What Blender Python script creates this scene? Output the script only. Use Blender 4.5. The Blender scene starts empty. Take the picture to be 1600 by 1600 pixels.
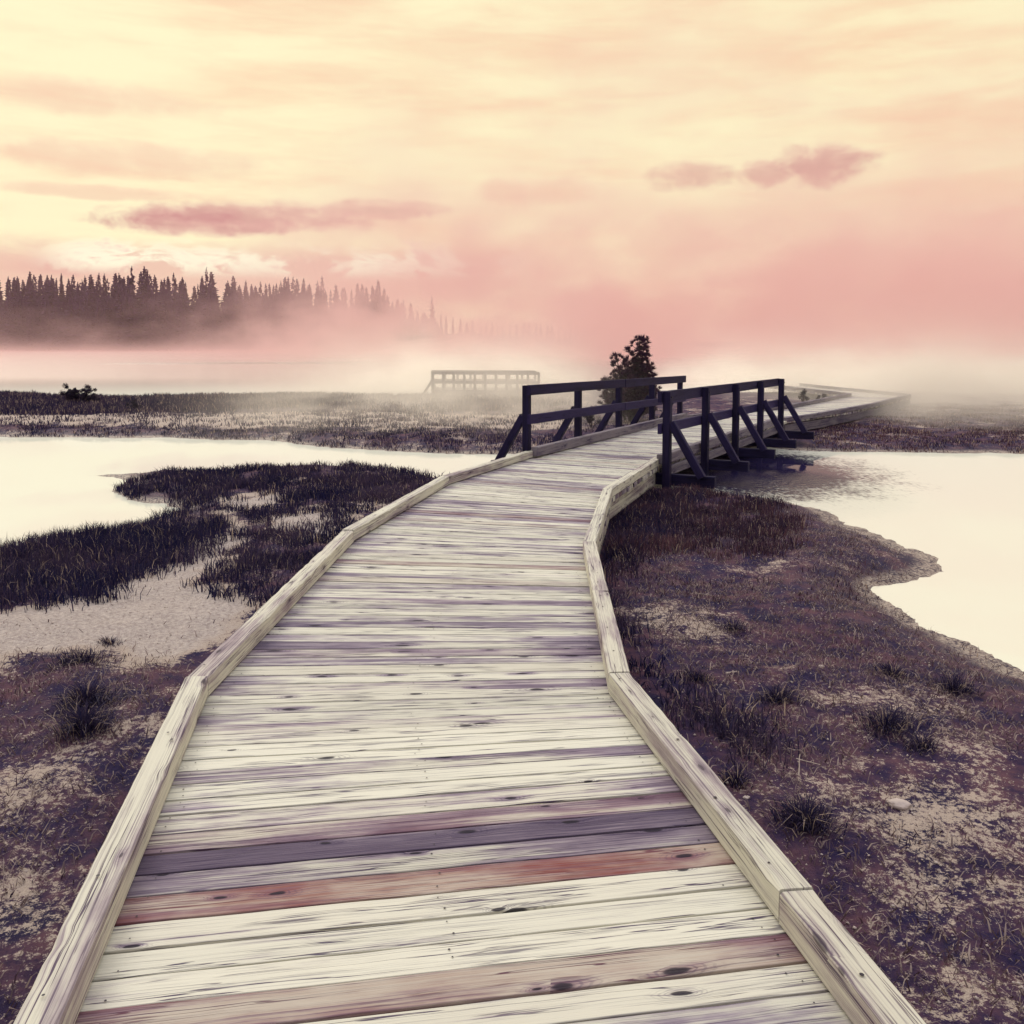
import bpy, math, random
import numpy as np
from mathutils import Vector, Matrix

random.seed(7)
rng = np.random.default_rng(7)
scene = bpy.context.scene
COL = scene.collection
PI = math.pi

# ------------------------------------------------------------------ camera
EYE = 1.6
FOC = 1400.0            # focal length in pixels of a 1600 px frame
PITCH = math.radians(4.0)
SHIFT = (math.tan(PITCH) - (800 - 540) / FOC) * FOC / 1600.0
cam_d = bpy.data.cameras.new("camera")
cam_d.sensor_width = 36.0
cam_d.lens = 36.0 * FOC / 1600.0
cam_d.shift_y = SHIFT
cam_d.clip_start = 0.05
cam_d.clip_end = 6000
cam = bpy.data.objects.new("camera", cam_d)
COL.objects.link(cam)
cam.location = (0, 0, EYE)
cam.rotation_euler = (PI / 2 - PITCH, 0, 0)
scene.camera = cam


def ray(px, py):
    """direction of the sight line through a point of the 1600 px photograph"""
    xs = (px - 800) / FOC
    ys = (800 - py) / FOC + SHIFT * 1600 / FOC
    c, s = math.cos(PITCH), math.sin(PITCH)
    return np.array([xs, c + ys * s, -s + ys * c])


def W(px, py, z):
    """where that sight line meets the level z"""
    d = ray(px, py)
    t = (z - EYE) / d[2]
    return np.array([d[0] * t, d[1] * t])


def azel(px, py):
    d = ray(px, py)
    return math.atan2(d[0], d[1]), math.atan2(d[2], math.hypot(d[0], d[1]))


# ------------------------------------------------------------------ numpy noise
def _hash(ix, iy, seed):
    n = (ix.astype(np.int64) * 374761393 + iy.astype(np.int64) * 668265263 + seed * 1442695041) & 0xFFFFFFFF
    n = ((n ^ (n >> 13)) * 1274126177) & 0xFFFFFFFF
    n = n ^ (n >> 16)
    return (n & 0xFFFF) / 65535.0


def vnoise(x, y, seed=0):
    ix, iy = np.floor(x), np.floor(y)
    fx, fy = x - ix, y - iy
    fx, fy = fx * fx * (3 - 2 * fx), fy * fy * (3 - 2 * fy)
    a, b = _hash(ix, iy, seed), _hash(ix + 1, iy, seed)
    c, d = _hash(ix, iy + 1, seed), _hash(ix + 1, iy + 1, seed)
    return a + (b - a) * fx + (c - a) * fy + (a - b - c + d) * fx * fy


def fbm(x, y, oct=4, seed=0, rough=0.5):
    s, amp, tot = 0, 1, 0
    for o in range(oct):
        s = s + amp * vnoise(x * 2 ** o + 17.3 * o, y * 2 ** o - 9.1 * o, seed + o * 31)
        tot += amp
        amp *= rough
    return s / tot


def sstep(a, b, x):
    t = np.clip((x - a) / (b - a), 0, 1)
    return t * t * (3 - 2 * t)


def seg_dist(x, y, poly, closed=True):
    best = np.full(x.shape, 1e9)
    n = len(poly)
    for i in range(n if closed else n - 1):
        ax, ay = poly[i]
        bx, by = poly[(i + 1) % n]
        dx, dy = bx - ax, by - ay
        L = dx * dx + dy * dy + 1e-12
        t = np.clip(((x - ax) * dx + (y - ay) * dy) / L, 0, 1)
        best = np.minimum(best, np.hypot(x - ax - t * dx, y - ay - t * dy))
    return best


def inside(x, y, poly):
    r = np.zeros(x.shape, bool)
    n = len(poly)
    for i in range(n):
        ax, ay = poly[i]
        bx, by = poly[(i + 1) % n]
        if ay == by:
            continue
        c = ((ay > y) != (by > y)) & (x < (bx - ax) * (y - ay) / (by - ay) + ax)
        r ^= c
    return r


def sdist(x, y, poly):
    d = seg_dist(x, y, poly)
    return np.where(inside(x, y, poly), d, -d)


# ------------------------------------------------------------------ node helper
class NT:
    def __init__(self, tree):
        self.t = tree
        self.t.nodes.clear()

    def n(self, kind, **kw):
        nd = self.t.nodes.new(kind)
        for k, v in kw.items():
            setattr(nd, k, v)
        return nd

    def put(self, sock, v):
        if hasattr(v, "is_linked") or isinstance(v, bpy.types.NodeSocket):
            self.t.links.new(v, sock)
        elif v is not None:
            if isinstance(v, (tuple, list)) and len(v) == 3 and len(sock.default_value) == 4:
                v = (*v, 1)
            sock.default_value = v

    def m(self, op, a, b=None, c=None, clamp=False):
        nd = self.n("ShaderNodeMath", operation=op, use_clamp=clamp)
        self.put(nd.inputs[0], a)
        if b is not None:
            self.put(nd.inputs[1], b)
        if c is not None:
            self.put(nd.inputs[2], c)
        return nd.outputs[0]

    def add(self, a, b): return self.m("ADD", a, b)
    def sub(self, a, b): return self.m("SUBTRACT", a, b)
    def mul(self, a, b): return self.m("MULTIPLY", a, b)

    def step(self, a, b, x):
        nd = self.n("ShaderNodeMapRange", interpolation_type="SMOOTHSTEP")
        self.put(nd.inputs["Value"], x)
        nd.inputs["From Min"].default_value = a
        nd.inputs["From Max"].default_value = b
        return nd.outputs[0]

    def lin(self, a, b, x, c=0.0, d=1.0):
        nd = self.n("ShaderNodeMapRange")
        self.put(nd.inputs["Value"], x)
        for k, v in (("From Min", a), ("From Max", b), ("To Min", c), ("To Max", d)):
            nd.inputs[k].default_value = v
        return nd.outputs[0]

    def mix(self, f, a, b, blend="MIX"):
        nd = self.n("ShaderNodeMix", data_type="RGBA", blend_type=blend)
        nd.clamp_factor = True
        self.put(nd.inputs[0], f)
        self.put(nd.inputs[6], a)
        self.put(nd.inputs[7], b)
        return nd.outputs[2]

    def vec(self, x=0.0, y=0.0, z=0.0):
        nd = self.n("ShaderNodeCombineXYZ")
        for i, v in enumerate((x, y, z)):
            self.put(nd.inputs[i], v)
        return nd.outputs[0]

    def sep(self, v):
        nd = self.n("ShaderNodeSeparateXYZ")
        self.put(nd.inputs[0], v)
        return nd.outputs

    def noise(self, v, scale=1.0, detail=4.0, rough=0.5, dist=0.0, dim="3D"):
        nd = self.n("ShaderNodeTexNoise", noise_dimensions=dim)
        self.put(nd.inputs["Vector"], v)
        nd.inputs["Scale"].default_value = scale
        nd.inputs["Detail"].default_value = detail
        nd.inputs["Roughness"].default_value = rough
        nd.inputs["Distortion"].default_value = dist
        return nd.outputs[0]

    def vor(self, v, scale=1.0, rand=1.0, out="Distance", dim="3D"):
        nd = self.n("ShaderNodeTexVoronoi", voronoi_dimensions=dim)
        self.put(nd.inputs["Vector"], v)
        nd.inputs["Scale"].default_value = scale
        nd.inputs["Randomness"].default_value = rand
        return nd.outputs[out]

    def attr(self, name, out="Vector"):
        nd = self.n("ShaderNodeAttribute", attribute_name=name)
        return nd.outputs[out]

    def bump(self, h, strength=0.3, dist=0.01):
        nd = self.n("ShaderNodeBump")
        nd.inputs["Strength"].default_value = strength
        nd.inputs["Distance"].default_value = dist
        self.put(nd.inputs["Height"], h)
        return nd.outputs[0]

    def out(self, surf=None, vol=None):
        o = self.n("ShaderNodeOutputMaterial")
        if surf is not None:
            self.t.links.new(surf, o.inputs["Surface"])
        if vol is not None:
            self.t.links.new(vol, o.inputs["Volume"])

    def bsdf(self, color, rough=0.8, normal=None, spec=0.3):
        b = self.n("ShaderNodeBsdfPrincipled")
        self.put(b.inputs["Base Color"], color)
        self.put(b.inputs["Roughness"], rough)
        b.inputs["Specular IOR Level"].default_value = spec
        if normal is not None:
            self.t.links.new(normal, b.inputs["Normal"])
        return b.outputs[0]


def new_mat(name):
    m = bpy.data.materials.new(name)
    m.use_nodes = True
    return m, NT(m.node_tree)


# ------------------------------------------------------------------ materials
def wood_material(name, pale, mid, dark, red, rough=0.85, knot=1.0, bump=0.6, spec=0.25, wave=0.02, uf=0.75):
    """weathered sawn timber: grain along u of 'guv'; 'tone' = (darkness, redness, brightness)"""
    m, t = new_mat(name)
    g = t.sep(t.attr("guv"))
    u, v, seed = g[0], g[1], g[2]
    tn = t.sep(t.attr("tone"))
    # knots: sparse anisotropic cells
    kv = t.vec(t.mul(u, 3.1), t.add(t.mul(v, 9.0), t.mul(seed, 41.7)), t.mul(seed, 13.1))
    warp = t.noise(t.vec(t.mul(u, 14.0), t.mul(v, 50.0), t.mul(seed, 3.0)), 1.0, 3, 0.5)
    vn = t.n("ShaderNodeTexVoronoi", voronoi_dimensions="2D")
    t.put(vn.inputs["Vector"], kv)
    vn.inputs["Scale"].default_value = 1.0
    vr = t.sep(vn.outputs["Color"])
    kd = t.add(vn.outputs["Distance"], t.mul(t.sub(warp, 0.5), 0.13))
    kd = t.mul(kd, t.lin(0, 1, vr[0], 0.75, 2.1))
    kcore = t.m("SUBTRACT", 1.0, t.step(0.06, 0.13, kd))
    kzone = t.m("SUBTRACT", 1.0, t.step(0.08, 0.42, kd))
    # some knots only: switched by slow noise
    sel = t.step(0.68, 0.70, vr[1])
    kcore = t.mul(kcore, sel)
    kzone = t.mul(kzone, sel)
    # grain lines, bent round the knots
    vv = t.add(v, t.mul(kzone, 0.010 if wave > 0.01 else 0.005))
    wob = t.mul(t.sub(t.noise(t.vec(t.mul(u, 1.3), t.mul(v, 5), seed), 1.0, 2, 0.5), 0.5), wave)
    vv = t.add(vv, wob)
    fine = t.noise(t.vec(t.mul(u, 3.6 * uf), t.mul(vv, 400.0), t.mul(seed, 23.0)), 1.0, 5, 0.65)
    lines = t.noise(t.vec(t.mul(u, 1.6 * uf), t.mul(vv, 125.0), t.mul(seed, 17.0)), 1.0, 4, 0.6)
    broad = t.noise(t.vec(t.mul(u, 0.8), t.mul(vv, 14.0), t.mul(seed, 29.0)), 1.0, 4, 0.6)
    patch = t.noise(t.vec(t.mul(u, 1.6), t.mul(v, 5.0), t.mul(seed, 11.0)), 1.0, 5, 0.62)
    rings = t.m("SINE", t.mul(kd, 95.0))
    w = t.add(0.55, t.mul(t.sub(broad, 0.5), 1.9))
    w = t.add(w, t.mul(t.sub(patch, 0.5), 1.8))
    w = t.add(w, t.mul(tn[0], 0.45))
    w = t.add(w, t.mul(t.sub(lines, 0.5), 1.0))
    w = t.add(w, t.mul(kzone, 0.28))
    grey = t.step(0.42, 0.98, w)
    col = t.mix(grey, pale, mid)
    cr = t.step(0.53, 0.68, lines)
    cr2 = t.step(0.50, 0.66, fine)
    dk = t.m("MAXIMUM", t.mul(cr, t.lin(0.15, 0.9, w, 0.10, 0.85)), t.mul(cr2, t.lin(0.1, 0.9, w, 0.16, 0.62)))
    dk = t.m("MAXIMUM", dk, t.mul(t.step(0.78, 1.35, w), t.lin(0.38, 0.62, fine, 0.45, 1.0)))
    # drying checks: thin dark splits that follow the grain
    ck = t.m("ABSOLUTE", t.sub(t.noise(t.vec(t.mul(u, 0.9 * uf), t.mul(vv, 26.0), t.mul(seed, 51.0)), 1.0, 3, 0.55), 0.5))
    cks = t.step(0.44, 0.54, t.noise(t.vec(t.mul(u, 1.4), t.mul(v, 16.0), t.mul(seed, 61.0)), 1.0, 2, 0.5))
    ck = t.mul(t.sub(1.0, t.step(0.004, 0.013, ck)), cks)
    ck2 = t.m("ABSOLUTE", t.sub(t.noise(t.vec(t.mul(u, 1.5), t.mul(vv, 70.0), t.mul(seed, 71.0)), 1.0, 2, 0.5), 0.5))
    cks2 = t.step(0.50, 0.60, t.noise(t.vec(t.mul(u, 2.4), t.mul(v, 24.0), t.mul(seed, 81.0)), 1.0, 2, 0.5))
    ck = t.m("MAXIMUM", ck, t.mul(t.mul(t.sub(1.0, t.step(0.008, 0.03, ck2)), cks2), 0.75))
    dk = t.m("MAXIMUM", dk, t.mul(ck, 0.95))
    col = t.mix(dk, col, dark)
    redf = t.mul(tn[1], t.lin(0.25, 0.7, patch, 0.35, 1.0))
    col = t.mix(t.mul(redf, t.lin(0.4, 0.8, lines, 1.0, 0.4)), col, red)
    ringm = t.mul(t.mul(kzone, t.step(0.1, 0.9, rings)), 0.4)
    col = t.mix(t.mul(ringm, knot), col, dark)
    col = t.mix(t.mul(kcore, 0.92 * knot), col, tuple(c * 0.22 for c in dark))
    col = t.mix(1.0, col, t.vec(tn[2], tn[2], tn[2]), "MULTIPLY")
    h = t.add(t.mul(lines, -0.6), t.mul(fine, -0.5))
    h = t.sub(h, t.mul(kcore, 0.8))
    h = t.sub(h, t.mul(ck, 1.2))
    nrm = t.bump(h, bump, 0.004)
    t.out(t.bsdf(col, rough, nrm, spec))
    return m


M_DECK = wood_material("weathered_plank_wood", (0.64, 0.625, 0.50), (0.29, 0.24, 0.28), (0.050, 0.034, 0.080), (0.19, 0.048, 0.038))
M_CURB = wood_material("weathered_kerb_wood", (0.60, 0.585, 0.46), (0.36, 0.31, 0.30), (0.075, 0.052, 0.09), (0.28, 0.11, 0.07), knot=0.7, wave=0.003, uf=0.4)
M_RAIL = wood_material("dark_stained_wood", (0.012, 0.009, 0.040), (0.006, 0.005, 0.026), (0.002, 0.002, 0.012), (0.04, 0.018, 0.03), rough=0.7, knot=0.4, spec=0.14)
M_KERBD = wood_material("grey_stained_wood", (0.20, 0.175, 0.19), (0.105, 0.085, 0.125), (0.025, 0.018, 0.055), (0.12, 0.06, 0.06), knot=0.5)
M_FAR = wood_material("misty_grey_wood", (0.13, 0.10, 0.12), (0.09, 0.065, 0.09), (0.04, 0.03, 0.05), (0.12, 0.06, 0.06), knot=0.2)


def plain(name, color, rough=0.8, spec=0.2, var=0.35, scale=6.0):
    m, t = new_mat(name)
    co = t.n("ShaderNodeTexCoord").outputs["Object"]
    f = t.noise(co, scale, 4, 0.6)
    col = t.mix(f, tuple(c * (1 - var) for c in color), tuple(c * (1 + var) for c in color))
    t.out(t.bsdf(col, rough, None, spec))
    return m


def blade_material(name, lo, hi, tipmix=0.35):
    m, t = new_mat(name)
    a = t.sep(t.attr("tone"))
    col = t.mix(a[0], lo, hi)
    col = t.mix(a[1], col, (0.55, 0.42, 0.30))
    col = t.mix(a[2], col, (0.55, 0.11, 0.03))
    b = t.n("ShaderNodeBsdfPrincipled")
    t.put(b.inputs["Base Color"], col)
    b.inputs["Roughness"].default_value = 0.7
    b.inputs["Specular IOR Level"].default_value = 0.15
    tr = t.n("ShaderNodeBsdfTranslucent")
    t.put(tr.inputs[0], col)
    mx = t.n("ShaderNodeMixShader")
    mx.inputs[0].default_value = 0.25
    t.t.links.new(b.outputs[0], mx.inputs[1])
    t.t.links.new(tr.outputs[0], mx.inputs[2])
    t.out(mx.outputs[0])
    return m


M_NAIL = plain("rusty_iron", (0.018, 0.013, 0.022), 0.6, 0.4)
M_GRASS = blade_material("sedge_blades", (0.008, 0.008, 0.044), (0.078, 0.050, 0.084))
M_GRASS_RED = blade_material("russet_sedge_blades", (0.022, 0.013, 0.038), (0.135, 0.064, 0.074))
M_LITTER = blade_material("dead_straw", (0.06, 0.03, 0.045), (0.40, 0.32, 0.27))
M_NEEDLE = blade_material("pine_needles", (0.024, 0.008, 0.038), (0.085, 0.028, 0.062))
M_BARK = plain("pine_bark", (0.05, 0.032, 0.04))
M_FOREST = plain("far_conifer_foliage", (0.046, 0.012, 0.060), 0.9, 0.05, 0.5, 0.6)
M_TWIG = plain("bleached_twig", (0.5, 0.42, 0.34), 0.8, 0.2, 0.25, 30)
M_STONE = plain("pale_stone", (0.45, 0.38, 0.33), 0.85, 0.2, 0.3, 25)
M_SHRUB = blade_material("shrub_leaves", (0.008, 0.008, 0.026), (0.035, 0.020, 0.042))


# ------------------------------------------------------------------ mesh builder
class MB:
    def __init__(self):
        self.v, self.f, self.mi, self.guv, self.tone = [], [], [], [], []

    def addv(self, p, uv=(0, 0, 0), tone=(0, 0, 1)):
        self.v.append((float(p[0]), float(p[1]), float(p[2])))
        self.guv.append(uv)
        self.tone.append(tone)
        return len(self.v) - 1

    def face(self, idx, mi=0):
        self.f.append(tuple(idx))
        self.mi.append(mi)

    def loft(self, rings, uvs, tone, mi=0, caps=True):
        """rings: list of equal lists of points; closed profile"""
        n = len(rings[0])
        ids = []
        for r, uv in zip(rings, uvs):
            tt = tone[len(ids)] if isinstance(tone, list) else tone
            ids.append([self.addv(p, w, tt) for p, w in zip(r, uv)])
        for i in range(len(ids) - 1):
            for k in range(n - 1):
                self.face((ids[i][k], ids[i][k + 1], ids[i + 1][k + 1], ids[i + 1][k]), mi)
        if caps:
            self.face([ids[0][k] for k in range(n - 2, -1, -1)], mi)
            self.face([ids[-1][k] for k in range(n - 1)], mi)

    def slab(self, A0, A1, B0, B1, z0, z1, ch=0.005, nseg=8, jit=0.0, tone=(0, 0, 1), dz0=0.0, dz1=0.0, mi=0, wear=0.0, dirt=0.0):
        """sawn board whose long edges run A0>A1 and B0>B1 (plan), bottom z0, top z1"""
        seed = random.random() * 10
        A0, A1, B0, B1 = (np.array(p[:2], float) for p in (A0, A1, B0, B1))
        L = np.linalg.norm((A1 + B1) / 2 - (A0 + B0) / 2)
        u0 = random.random() * 20
        rings, uvs = [], []
        for i in range(nseg + 1):
            s = i / nseg
            a, b = A0 + (A1 - A0) * s, B0 + (B1 - B0) * s
            w = np.linalg.norm(b - a) + 1e-9
            d = (b - a) / w
            ja, jb = (random.uniform(-jit, jit) for _ in range(2))
            wa, wb = (random.random() ** 7 * wear for _ in range(2))
            a = a + d * ja
            b = b + d * jb
            zz = dz0 + (dz1 - dz0) * s + random.uniform(-jit, jit) * 0.5
            ca, cb = ch + wa, ch + wb
            prof = [(a, z0), (a, z1 - ca), (a + d * ca, z1), ((a + b) / 2, z1 + 0.0005), (b - d * cb, z1), (b, z1 - cb), (b, z0), (a, z0)]
            th = z1 - z0
            vs = [-th, -ch, ch * .5, w / 2, w - ch * .5, w + ch, w + th, w + th * 2]
            rings.append([(p[0], p[1], z + zz) for p, z in prof])
            uvs.append([(u0 + s * L, q, seed) for q in vs])
        if dirt:      # grime gathers where the board ends meet the kerbs
            d0, d1 = random.uniform(.2, 1) * dirt, random.uniform(.1, .8) * dirt
            tone = [(tone[0] + d0 * max(0, 1 - i / nseg / .2) + d1 * max(0, 1 - (1 - i / nseg) / .16), tone[1], tone[2]) for i in range(nseg + 1)]
        self.loft(rings, uvs, tone, mi)

    def beam(self, p0, p1, w, h, up=(0, 0, 1), ch=0.006, nseg=4, jit=0.0, tone=(0, 0, 1), mi=0, cut=None):
        """rectangular timber along p0>p1, w across, h along 'up'"""
        p0, p1, up = Vector(p0), Vector(p1), Vector(up)
        d = (p1 - p0)
        L = d.length
        d.normalize()
        side = d.cross(up).normalized()
        up = side.cross(d).normalized()
        seed = random.random() * 10
        u0 = random.random() * 20
        a, b = w / 2, h / 2
        prof = [(-a, -b + ch), (-a, b - ch), (-a + ch, b), (a - ch, b), (a, b - ch), (a, -b + ch), (a - ch, -b), (-a + ch, -b), (-a, -b + ch)]
        acc, vs = 0, [0]
        for i in range(8):
            acc += math.hypot(prof[i + 1][0] - prof[i][0], prof[i + 1][1] - prof[i][1])
            vs.append(acc)
        rings, uvs = [], []
        for i in range(nseg + 1):
            c = p0 + d * (L * i / nseg) + side * random.uniform(-jit, jit) + up * random.uniform(-jit, jit)
            rings.append([c + side * x + up * y for x, y in prof])
            uvs.append([(u0 + L * i / nseg, q, seed) for q in vs])
        self.loft(rings, uvs, tone, mi)

    def tube(self, pts, rad, n=6, tone=(0, 0, 1), mi=0):
        rings, uvs = [], []
        for i, p in enumerate(pts):
            p = Vector(p)
            d = (Vector(pts[min(i + 1, len(pts) - 1)]) - Vector(pts[max(i - 1, 0)])).normalized()
            a = d.orthogonal().normalized()
            b = d.cross(a)
            r = rad[i]
            rings.append([p + a * math.cos(k * 2 * PI / n) * r + b * math.sin(k * 2 * PI / n) * r for k in range(n)])
            rings[-1].append(rings[-1][0])
            uvs.append([(i * .1, k * .02, 0) for k in range(n + 1)])
        self.loft(rings, uvs, tone, mi)

    def disc(self, c, r, n=7, mi=0):
        ids = [self.addv((c[0] + r * math.cos(2 * PI * k / n), c[1] + r * math.sin(2 * PI * k / n), c[2])) for k in range(n)]
        self.face(ids, mi)

    def build(self, name, mats, parent=None, origin=None):
        me = bpy.data.meshes.new(name)
        v = np.array(self.v)
        if origin is not None:
            v = v - np.array(origin)
        me.from_pydata([tuple(p) for p in v], [], self.f)
        if not isinstance(mats, (list, tuple)):
            mats = [mats]
        for m in mats:
            me.materials.append(m)
        me.polygons.foreach_set("material_index", self.mi)
        at = me.attributes.new("guv", "FLOAT_VECTOR", "POINT")
        at.data.foreach_set("vector", np.array(self.guv, np.float32).ravel())
        at = me.attributes.new("tone", "FLOAT_VECTOR", "POINT")
        at.data.foreach_set("vector", np.array(self.tone, np.float32).ravel())
        me.update()
        o = bpy.data.objects.new(name, me)
        COL.objects.link(o)
        if parent is not None:
            o.parent = parent
            if origin is None:
                o.matrix_parent_inverse = parent.matrix_basis.inverted()
        elif origin is not None:
            o.location = origin
        return o


def raw_mesh(name, verts, quads, tris, mats, tone=None, midx=None):
    """fast mesh from numpy arrays"""
    me = bpy.data.meshes.new(name)
    nv, nq, nt = len(verts), len(quads), len(tris)
    me.vertices.add(nv)
    me.vertices.foreach_set("co", np.asarray(verts, np.float32).ravel())
    loops = np.concatenate([np.asarray(quads, np.int32).ravel(), np.asarray(tris, np.int32).ravel()])
    me.loops.add(len(loops))
    me.loops.foreach_set("vertex_index", loops)
    me.polygons.add(nq + nt)
    st = np.concatenate([np.arange(nq) * 4, nq * 4 + np.arange(nt) * 3]).astype(np.int32)
    me.polygons.foreach_set("loop_start", st)
    for m in (mats if isinstance(mats, (list, tuple)) else [mats]):
        me.materials.append(m)
    if midx is not None:
        me.polygons.foreach_set("material_index", midx)
    if tone is not None:
        at = me.attributes.new("tone", "FLOAT_VECTOR", "POINT")
        at.data.foreach_set("vector", np.asarray(tone, np.float32).ravel())
    me.update(calc_edges=True)
    me.validate()
    return me


def link(name, me, parent=None, loc=None):
    o = bpy.data.objects.new(name, me)
    COL.objects.link(o)
    if parent is not None:
        o.parent = parent
    if loc is not None:
        o.location = loc
    return o


def tag(o, label=None, cat=None, group=None, kind=None):
    if label: o["label"] = label
    if cat: o["category"] = cat
    if group: o["group"] = group
    if kind: o["kind"] = kind
    return o


def empty(name, loc):
    o = bpy.data.objects.new(name, None)
    o.empty_display_size = 0.2
    COL.objects.link(o)
    o.location = loc
    return o


# ------------------------------------------------------------------ shores and ground
ZW = -0.42
ZG = -0.30


def P(pts, z=ZG):
    return [tuple(W(x, y, z)) for x, y in pts]


STREAM = P([(-700, 690), (-300, 684), (0, 683), (100, 683), (180, 685), (250, 684), (340, 687), (420, 688), (470, 694), (520, 700), (620, 705), (700, 709),
            (760, 709), (830, 709), (950, 708), (1100, 702), (1200, 699), (1240, 703), (1300, 706), (1400, 707),
            (1500, 708), (1700, 709), (2000, 708), (2300, 712), (2300, 1250), (1750, 1110), (1600, 1048), (1500, 1003), (1450, 983), (1400, 953),
            (1367, 925), (1378, 916), (1420, 909), (1465, 905), (1474, 891), (1450, 870), (1400, 850), (1340, 822),
            (1280, 797), (1215, 782), (1120, 771), (1040, 768), (950, 770), (800, 765), (700, 748), (660, 742), (600, 735), (500, 731),
            (420, 733), (260, 737), (132, 743), (185, 747), (197, 752), (178, 766), (215, 785), (262, 788), (272, 797),
            (238, 815), (180, 830), (100, 842), (0, 860), (-300, 905), (-700, 960)], ZW)


def lake_edge(x):
    return 35.0 + 1.2 * np.sin(x * 0.21 + 1) + 0.8 * np.sin(x * 0.53) + 3.0 * sstep(-3, 6, x)


def land_dist(x, y):
    """positive on land, negative under water, in metres"""
    s = -sdist(x, y, STREAM)
    wob = (fbm(x * 2.2, y * 2.2, 4, 5) - 0.5) * 0.32 + (fbm(x * 9, y * 9, 2, 8) - 0.5) * 0.10
    s = s + wob * sstep(0, 6, np.maximum(y, 0))
    near = lake_edge(x) - y + (fbm(x * .9, y * .9, 3, 3) - .5) * 1.5
    far = y - far_shore(x)
    return np.where(y < 45, np.minimum(s, near), np.maximum(near, far))


def far_shore(x):
    return 345 + 55 * sstep(-150, -40, x) + 230 * sstep(-60, 120, x) + 5 * np.sin(x * .05)


def ground_z(x, y):
    s = land_dist(x, y)
    base = np.where(s > 0, ZW + 0.12 * sstep(0, 0.7, s) + 0.03 * sstep(0.5, 3, s), ZW - 0.35 * sstep(0, 1.6, -s) - 0.8 * sstep(3, 30, -s))
    lump = (fbm(x * 1.1, y * 1.1, 4, 11) - 0.5) * 0.14 + (fbm(x * 6, y * 6, 3, 12, .6) - 0.5) * 0.035 + (fbm(x * 21, y * 21, 2, 14) - 0.5) * 0.014
    base = base + lump * sstep(0.05, 0.9, s) * (y < 60)
    spit = sstep(0, 3.0, 4.0 - np.abs(y - 104 - 0.15 * x)) * sstep(-52, -40, x) * (1 - sstep(-16, -9, x))
    base = np.where(spit > 0.02, np.maximum(base, ZW - 0.25 + 0.42 * spit), base)
    hill = np.where(y > 200, np.maximum(y - far_shore(x), 0) * 0.03, 0)
    return base + np.minimum(hill, 90)


rows = np.concatenate([np.geomspace(0.6, 44, 520), np.geomspace(45, 800, 90)])[:, None]
cols = np.concatenate([np.linspace(-1.7, -0.66, 60)[:-1], np.linspace(-0.66, 0.66, 620), np.linspace(0.66, 1.7, 60)[1:]])[None, :]
GX = rows * cols
GY = rows - 4.0 + 0 * cols
gs = land_dist(GX, GY)
GZ = ground_z(GX, GY)
nr, nc = GX.shape
gv = np.stack([GX, GY, GZ], -1).reshape(-1, 3)
ii = (np.arange(nr - 1)[:, None] * nc + np.arange(nc - 1)[None, :]).ravel()
gq = np.stack([ii, ii + 1, ii + nc + 1, ii + nc], -1)

SAND = [P(p) for p in (
    [(-200, 1010), (100, 950), (170, 930), (240, 895), (275, 880), (335, 845), (380, 815), (395, 835), (340, 885), (310, 910), (390, 950),
     (400, 985), (330, 1015), (290, 1040), (200, 1045), (170, 1025), (100, 1030), (-200, 1080)],
    [(340, 772), (430, 768), (450, 780), (380, 800), (340, 800)],
    [(430, 812), (480, 800), (555, 800), (530, 826), (490, 845), (440, 845)],
    [(560, 775), (625, 776), (610, 795), (570, 795)],
    [(-300, 646), (100, 650), (500, 645), (900, 650), (900, 672), (600, 672), (480, 668), (300, 668), (100, 662), (-300, 665)],
    [(1060, 880), (1150, 888), (1280, 880), (1300, 900), (1200, 905), (1080, 905)],
    [(1380, 1210), (1480, 1190), (1650, 1180), (1650, 1330), (1500, 1330), (1420, 1290)],
    [(1370, 1360), (1480, 1340), (1480, 1390), (1400, 1390)],
)]
DARKG = [P(p) for p in (
    [(930, 780), (1150, 780), (1240, 800), (1270, 850), (1180, 870), (1040, 880), (960, 930), (945, 990), (975, 1060), (1080, 1150), (1000, 1060), (925, 880)],
    [(1100, 930), (1250, 900), (1400, 880), (1450, 880), (1365, 920), (1400, 960), (1500, 1010), (1600, 1060), (1600, 1090), (1400, 1020), (1200, 960)],
)]


def mask(polys, x, y, soft, warp=0.25):
    r = np.zeros(x.shape)
    wx = x + (fbm(x * 1.7, y * 1.7, 4, 41, .6) - .5) * 2 * warp * np.clip(y / 6, .4, 2)
    wy = y + (fbm(x * 1.7, y * 1.7, 4, 52, .6) - .5) * 3 * warp * np.clip(y / 6, .4, 2)
    for p in polys:
        r = np.maximum(r, sstep(-soft, soft, sdist(wx, wy, p)))
    return r


zone = np.zeros((nr, nc, 3))
near_m = (GY < 45)
zone[..., 0] = np.where(near_m, np.maximum(np.maximum(mask(SAND[:4], GX, GY, 0.22), .6 * mask(SAND[4:5], GX, GY, 0.6)), 0.16 * mask(SAND[5:], GX, GY, 0.35)), 0)
zone[..., 1] = np.clip(gs, -1, 4) / 4
zone[..., 2] = np.where(near_m, mask(DARKG, GX, GY, 0.35), 0)

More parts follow.
